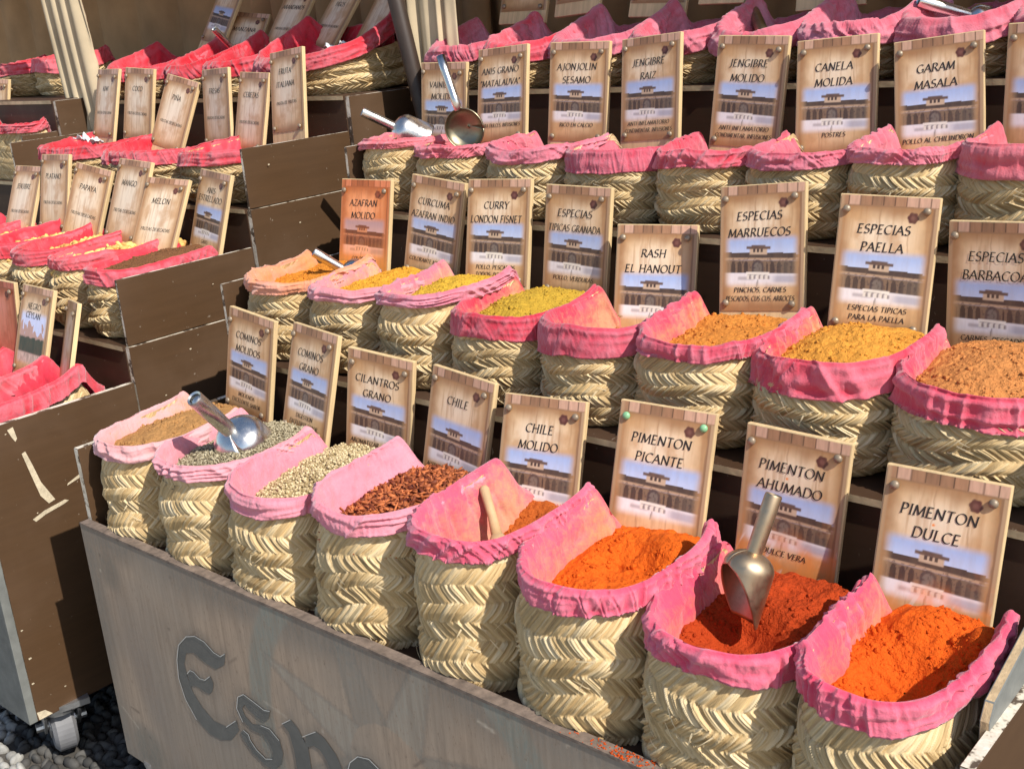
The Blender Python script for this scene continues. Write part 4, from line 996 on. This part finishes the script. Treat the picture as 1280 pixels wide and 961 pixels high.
# ================================================================= SIGNS
SG = [
 ((-3.147, .599, .610, -.006, -.159, .103), 'court', ["COMINOS", "MOLIDOS"], ["MOLIENDA", "EXCELENTE SABOR"], "tan sign reading COMINOS MOLIDOS, farthest left of the front row"),
 ((-2.821, .601, .596, -.091, -.258, .044), 'court', ["COMINOS", "GRANO"], ["DIGESTION", "EXCELENTE SABOR"], "tan sign reading COMINOS GRANO behind the shiny scoop"),
 ((-2.521, .596, .554, .164, -.096, .103), 'court', ["CILANTROS", "GRANO"], ["AROMATIZAR, INFUSION", "Y SEMBRAR..."], "tan sign reading CILANTROS GRANO"),
 ((-2.183, .601, .541, -.026, -.206, .078), 'court', ["CHILE"], ["AUTENTICO CHILE MEJICANO", "\"PICANTE\""], "tan sign reading only CHILE, over dried red chillies"),
 ((-1.882, .597, .522, .186, -.332, .006), 'court', ["CHILE", "MOLIDO"], ["AUTENTICO CHILE MEJICANO"], "tan sign reading CHILE MOLIDO"),
 ((-1.488, .592, .564, .219, -.272, .059), 'court', ["PIMENTON", "PICANTE"], [], "tan sign reading PIMENTON PICANTE with green screws"),
 ((-1.147, .601, .555, .091, -.138, .057), 'dusted', ["PIMENTON", "AHUMADO"], ["DULCE VERA"], "tan sign reading PIMENTON AHUMADO behind an upright scoop handle"),
 ((-.806, .593, .531, .145, -.230, .048), 'dusted', ["PIMENTON", "DULCE"], [], "tan sign reading PIMENTON DULCE, dusted with orange powder"),
 ((-3.201, 1.219, .959, .075, -.222, .002), 'saffron', ["AZAFRAN", "MOLIDO"], ["COLORANTE"], "orange stained sign reading AZAFRAN MOLIDO"),
 ((-2.829, 1.219, .974, .048, -.166, .109), 'court', ["CURCUMA", "AZAFRAN INDIO"], ["COLORANTE NATURAL"], "tan sign reading CURCUMA AZAFRAN INDIO"),
 ((-2.546, 1.219, .982, .144, -.239, -.017), 'court', ["CURRY", "LONDON FISNET"], ["POLLO, PESCADOS", "TODOS, POTAJES..."], "tan sign reading CURRY LONDON FISNET"),
 ((-2.219, 1.219, .971, .038, -.156, .019), 'court', ["ESPECIAS", "TIPICAS GRANADA"], ["POLLO, VERDURAS"], "tan sign reading ESPECIAS TIPICAS GRANADA"),
 ((-1.924, 1.212, .869, .314, -.280, .013), 'court', ["RASH", "EL HANOUT"], [], "tan sign reading RASH EL HANOUT, set lower than its neighbours"),
 ((-1.578, 1.219, 1.000, .099, -.256, -.083), 'court', ["ESPECIAS", "MARRUECOS"], ["PINCHOS, CARNES", "PESCADOS, CUS CUS, ARROCES"], "tan sign reading ESPECIAS MARRUECOS"),
 ((-1.212, 1.214, .984, .223, -.216, .045), 'court', ["ESPECIAS", "PAELLA"], ["ESPECIAS TIPICAS", "PARA LA PAELLA"], "tan sign reading ESPECIAS PAELLA"),
 ((-.938, 1.216, .933, -.032, -.074, -.039), 'court', ["ESPECIAS", "BARBACOA"], ["CARNES, PESCADOS"], "tan sign reading ESPECIAS BARBACOA, cut by the right edge"),
 ((-3.303, 1.780, 1.330, .005, -.112, .017), 'court', ["VAINILLA", "MOLIDA"], [], "tan sign reading VAINILLA MOLIDA behind a scoop handle"),
 ((-2.985, 1.780, 1.377, -.015, -.212, -.060), 'court', ["ANIS GRANO", "\"MATALAUVA\""], ["PARA DULCES, INFUSIONES"], "tan sign reading ANIS GRANO MATALAUVA"),
 ((-2.617, 1.780, 1.380, .109, -.136, .026), 'court', ["AJONJOLIN", "SESAMO"], ["RICO EN CALCIO"], "tan sign reading AJONJOLIN SESAMO"),
 ((-2.312, 1.781, 1.387, -.058, -.187, -.068), 'court', ["JENGIBRE", "RAIZ"], ["ANTI INFLAMATORIO", "CONDIMENTAR, INFUSIONES"], "tan sign reading JENGIBRE RAIZ"),
 ((-1.919, 1.780, 1.370, .049, -.146, .053), 'court', ["JENGIBRE", "MOLIDO"], ["ANTI INFLAMATORIO", "CONDIMENTAR, INFUSIONES"], "tan sign reading JENGIBRE MOLIDO"),
 ((-1.635, 1.780, 1.352, .130, -.202, -.047), 'court', ["CANELA", "MOLIDA"], ["POSTRES"], "tan sign reading CANELA MOLIDA"),
 ((-1.327, 1.779, 1.341, .124, -.204, -.094), 'court', ["GARAM", "MASALA"], ["POLLO AL CHILINDRON"], "tan sign reading GARAM MASALA"),
 ((-1.008, 1.783, 1.368, .046, -.076, -.016), 'court', [], ["PA"], "tan sign sliced by the right edge beside GARAM MASALA"),
]
for k, (q, kind, ti, su, lab) in enumerate(SG):
    row = 0 if k < 8 else (1 if k < 16 else 2)
    sign(q, kind, ti, su, lab, ty=(.39, .572), screws='green' if 'PICANTE' in ti else 'dull')
D = ["FRUTAS DESECADAS"]
SL = [
 ((-4.670, .459, .617, .059, -.105, .021), 'red', [], [], "reddish sign sliced by the left edge of the photo"),
 ((-4.331, .460, .619, -.007, -.329, .015), 'city', ["NEGRO", "CEYLAN"], [], "sign reading NEGRO CEYLAN with a dark landscape picture"),
 ((-4.077, .460, .588, -.392, -.308, -.121), 'plain', [], [], "sign seen almost edge-on beside NEGRO CEYLAN"),
 ((-5.474, 1.080, .970, .025, -.398, .001), 'plain', ["JENJIBRE"], D, "pale sign reading JENJIBRE"),
 ((-5.192, 1.080, 1.031, .010, -.254, -.017), 'plain', ["PLATANO"], D, "pale sign reading PLATANO"),
 ((-4.859, 1.079, .984, .180, -.343, .172), 'plain', ["PAPAYA"], D, "pale tilted sign reading PAPAYA"),
 ((-4.508, 1.080, 1.019, .022, -.386, .056), 'plain', ["MANGO"], D, "pale sign reading MANGO"),
 ((-4.275, 1.078, .950, .195, -.480, .056), 'plain', ["MELON"], D, "pale sign reading MELON"),
 ((-4.035, 1.15, .973, -.10, -.30, .07), 'court', ["ANIS", "ESTRELLADO"], ["GASES"], "sign reading ANIS ESTRELLADO with a building picture"),
 ((-6.888, 1.679, 1.356, .167, -.241, .055), 'plain', [], D, "pale sign sliced by the left edge above the flat baskets"),
 ((-5.624, 1.680, 1.377, -.110, -.268, .009), 'plain', ["KIWI"], D, "pale sign reading KIWI beside the canvas bundle"),
 ((-5.330, 1.680, 1.373, .025, -.201, .065), 'plain', ["COCO"], D, "pale sign reading COCO"),
 ((-4.962, 1.680, 1.317, .096, -.352, .208), 'plain', ["PIÑA"], D, "pale tilted sign reading PIÑA"),
 ((-4.696, 1.680, 1.353, -.118, -.137, -.039), 'plain', ["FRESAS"], D, "pale sign reading FRESAS"),
 ((-4.397, 1.680, 1.329, -.100, -.243, .033), 'plain', ["CEREZAS"], D, "pale sign reading CEREZAS"),
 ((-4.154, 1.680, 1.417, -.077, -.178, -.093), 'plain', ["FRUTA", "ITALIANA"], ["PASTA DE FRUTAS"], "pale sign reading FRUTA ITALIANA, taller than its neighbours"),
 ((-5.423, 2.400, 1.765, -.071, -.495, .163), 'court', [], [], "shaded sign at the top behind the PIÑA sign"),
 ((-5.307, 2.395, 1.600, .340, -.565, .149), 'plain', ["MANZANA"], D, "shaded sign lying low behind the small scoop handle"),
 ((-4.861, 2.399, 1.686, -.017, -.599, .094), 'plain', ["ARANDANOS"], D, "shaded sign above the CEREZAS sign"),
 ((-4.490, 2.400, 1.675, -.138, -.649, .102), 'plain', ["FIGOS"], D, "shaded sign above the FRUTA ITALIANA sign"),
 ((-4.157, 2.400, 1.679, -.211, -.602, .125), 'plain', [], [], "shaded sign next to the dark pole in the large top basket"),
]
for (q, kind, ti, su, lab) in SL:
    sign(q, kind, ti, su, lab, ty=(.42, .42) if len(ti) < 2 else (.40, .62) if kind == 'plain' else (.36, .50))
for k in range(8):
    xm = (M4X[k] + M4X[k + 1]) / 2 + .02 + (.03, -.02, .04, .0, .03, -.01, .02, .0)[k]
    lab = f"shaded sign cut by the top edge, above the {M4L[k]} sign" if M4L[k] else "shaded sign cut by the top right corner of the photo"
    sign((xm + .04, 2.42, 1.83 + (.0, .02, -.01, .02, -.02, .01, .0, .02)[k], (.05, -.1, .1, 0, .12, -.05, .08, 0)[k], -.30, (.02, -.05, .05, .03, -.04, .0, .04, -.03)[k]), 'court', [], [], lab)

# ================================================================= SCOOPS
scoop((-2.853, .150, .497), (-2.868, .258, .360), .084, .11, (.25, .45, -1), "shiny scoop lying dome up on the grey-green cumin seeds")
scoop((-1.091, .385, .500), (-1.110, .335, .385), .052, .115, (-.50, -.85, .3), "scoop standing upright in the dark red paprika, open side to the left", mat=BRASSY, hr=.0185, c0=.22)
scoop((-3.219, .95, .742), (-3.165, 1.02, .672), .060, .10, (.3, .5, 1), "scoop with slanted handle on the orange saffron", mat=STEEL)
scoop((-3.499, 1.5, 1.170), (-3.43, 1.59, 1.105), .065, .10, (.3, .5, -1), "scoop with slanted handle in the leftmost third row basket", mat=STEEL)
scoop((-5.106, 2.0, 1.530), (-5.115, 2.10, 1.43), .055, .08, (.3, .5, 1), "small scoop handle in the left cart's top row")
scoop((-2.26, 2.34, 1.475), (-2.06, 2.10, 1.355), .030, .05, (.3, -.5, 1), "dark scoop handle in the top row above the JENGIBRE MOLIDO sign", mat=STEEL_DARK, hr=.022)
scoop((-1.52, 2.10, 1.435), (-1.40, 2.2, 1.38), .04, .06, (.3, -.5, 1), "scoop handle in the top row above the GARAM MASALA sign", hr=.02)
WOOD = m_plain("worn_scoop_wood", (.50, .34, .18), .7, .25, 14, .3, stretch=(1, 1, .3))
wt = thing("wooden_scoop", (-1.83, .31, .245), "small wooden scoop handle in the ground chilli basket under the CHILE MOLIDO sign", "scoop")
MB().tube([(-.075, .045, .105), (-.070, .042, .098), (-.03, .02, .045), (.0, .0, .005)], [.008, .013, .012, .015], 14).build("handle", WOOD, wt, smooth=True)
MB().tube([(.0, .0, .006), (.012, -.008, -.012), (.035, -.02, -.045), (.05, -.03, -.065)], [.015, .030, .034, .028], 16).build("bowl", WOOD, wt, smooth=True)
# round ladle: its bowl faces the viewer, handle up
lt = thing("metal_ladle", (-2.955, 1.50, 1.105), "round dark bowled ladle leaning in the third row basket before VAINILLA MOLIDA", "ladle", "metal scoops in the spices", rot=(.12, 0, .35))
V = []
for k in range(13):
    a = math.pi / 2 * k / 12
    for f in range(33):
        ph = 2 * math.pi * f / 32; V.append((.078 * math.sin(a) * math.cos(ph), .05 * math.cos(a), .078 * math.sin(a) * math.sin(ph)))
o = link("bowl", mesh_q("bowl", np.array(V), grid_faces(33, 13), STEEL_DARK), lt); md = o.modifiers.new("thickness", 'SOLIDIFY'); md.thickness = .0028 * S
MB().tube([(-.012, .0, .070), (-.03, .02, .11), (-.065, .05, .20), (-.085, .07, .255)], [.014, .0165, .017, .0165], 18).build("handle", STEEL, lt, smooth=True)

# plastic film scraps
def film(loc, s, seed, label):
    n = 14; U, V_ = np.meshgrid(np.linspace(-1, 1, n), np.linspace(-1, 1, n)); h = fbm(U * 2 + seed, V_ * 2, seed, 3)
    V3 = np.stack([U * s, V_ * s * .6, (h - .35) * s * 1.3], 2).reshape(-1, 3)
    o = link("plastic_bag", mesh_q("plastic_bag", V3, grid_faces(n, n), PLASTIC), loc=loc); o.modifiers.new("thickness", 'SOLIDIFY').thickness = .001
    tag(o, label, "plastic bag", "crumpled plastic bags")
film((-5.36, 1.35, 1.05), .07, 3, "crumpled pale plastic bag on the red rimmed basket before the KIWI sign")
film((-4.20, 2.02, 1.40), .06, 5, "crumpled white plastic bag in the large top basket by the pole")

# ================================================================= HANGINGS, POLES, AWNING
def drape(name, x0, y0, x1, y1, z0, z1, folds, amp, mat, label, seed, lean=0.0, narrow=0.0, wav=1.0):
    nu, nv = folds * 14, 40
    U, V_ = np.meshgrid(np.linspace(0, 1, nu), np.linspace(0, 1, nv))
    dx, dy = x1 - x0, y1 - y0; L = math.hypot(dx, dy); nx_, ny_ = dy / L, -dx / L
    ph = U * folds + .5 * wav * (vnoise(U * 5 + seed, V_ * 1.5, seed) - .5) * 2
    dsp = amp * (np.abs(np.sin(ph * np.pi)) ** .7 - .5) * (.6 + .8 * vnoise(U * folds, V_ * .8, seed + 2)) + amp * .5 * wav * (vnoise(U * 9, V_ * 3, seed + 4) - .5)
    uu = .5 + (U - .5) * (1 - narrow * (1 - V_) ** 2)
    X = x0 + dx * uu + nx_ * dsp + lean * (V_); Y = y0 + dy * uu + ny_ * dsp; Z = z0 + (z1 - z0) * V_ + 0 * U
    o = link(name, mesh_q(name, np.stack([X, Y, Z], 2).reshape(-1, 3), grid_faces(nu, nv), mat))
    o.modifiers.new("thickness", 'SOLIDIFY').thickness = .004
    return tag(o, label, "curtain", "canvas hangings behind the carts")
drape("canvas_bundle", -6.16, 1.71, -5.80, 1.73, 1.04, 2.35, 4, .05, CANVAS, "folded beige canvas bundle hanging between the left and the farthest cart", 3, lean=-.16, narrow=.0, wav=.25)
drape("canvas_curtain", -3.735, 2.05, -3.50, 2.10, -.6, 2.36, 3, .06, CANVAS, "gathered beige canvas curtain hanging beside the dark pole", 6)
drape("canvas_curtain", -14, 3.0, -5.55, 3.0, -.9, 2.5, 18, .07, CANVAS_BROWN, "brown canvas back wall behind the farthest cart in shade", 9)
drape("canvas_curtain", -5.75, 2.78, -4.0, 2.82, -.9, 2.5, 8, .09, CANVAS_BROWN, "gathered brown canvas hanging behind the left cart's top row", 12)
drape("canvas_curtain", -5.4, 2.97, .4, 2.97, -.9, 2.5, 20, .07, CANVAS_BROWN, "dark canvas back wall behind the nearest cart", 15)
MB().tube([(-3.60, 1.98, -1.15), (-3.60, 1.98, .90), (-3.743, 1.98, 1.57), (-3.91, 1.98, 2.36)], .036, 20).build("pole_shaft", POLE, thing("awning_pole", (0, 0, 0), "dark brown round pole between the left cart and the beige curtain", "pole"), smooth=True)
aw = MB(); aw.add([(-9.2, 2.00, 2.36), (1.2, 2.00, 2.36), (1.2, 3.05, 2.55), (-9.2, 3.05, 2.55), (-9.2, 2.00, 2.372), (1.2, 2.00, 2.372), (1.2, 3.05, 2.562), (-9.2, 3.05, 2.562)],
                  [(3, 2, 1, 0), (4, 5, 6, 7), (0, 1, 5, 4), (1, 2, 6, 5), (2, 3, 7, 6), (3, 0, 4, 7)])
tag(aw.build("awning", CANVAS), "beige canvas awning over the back of the carts", "awning")

# ================================================================= to metres, ground at z = 0
for me in bpy.data.meshes: me.transform(Matrix.Scale(S, 4))
for o in list(scene.objects):
    if o.type in ('MESH', 'EMPTY'):
        l = Vector(o.location) + (Vector((0, 0, 1.15)) if o.parent is None else Vector())
        o.location = l * S
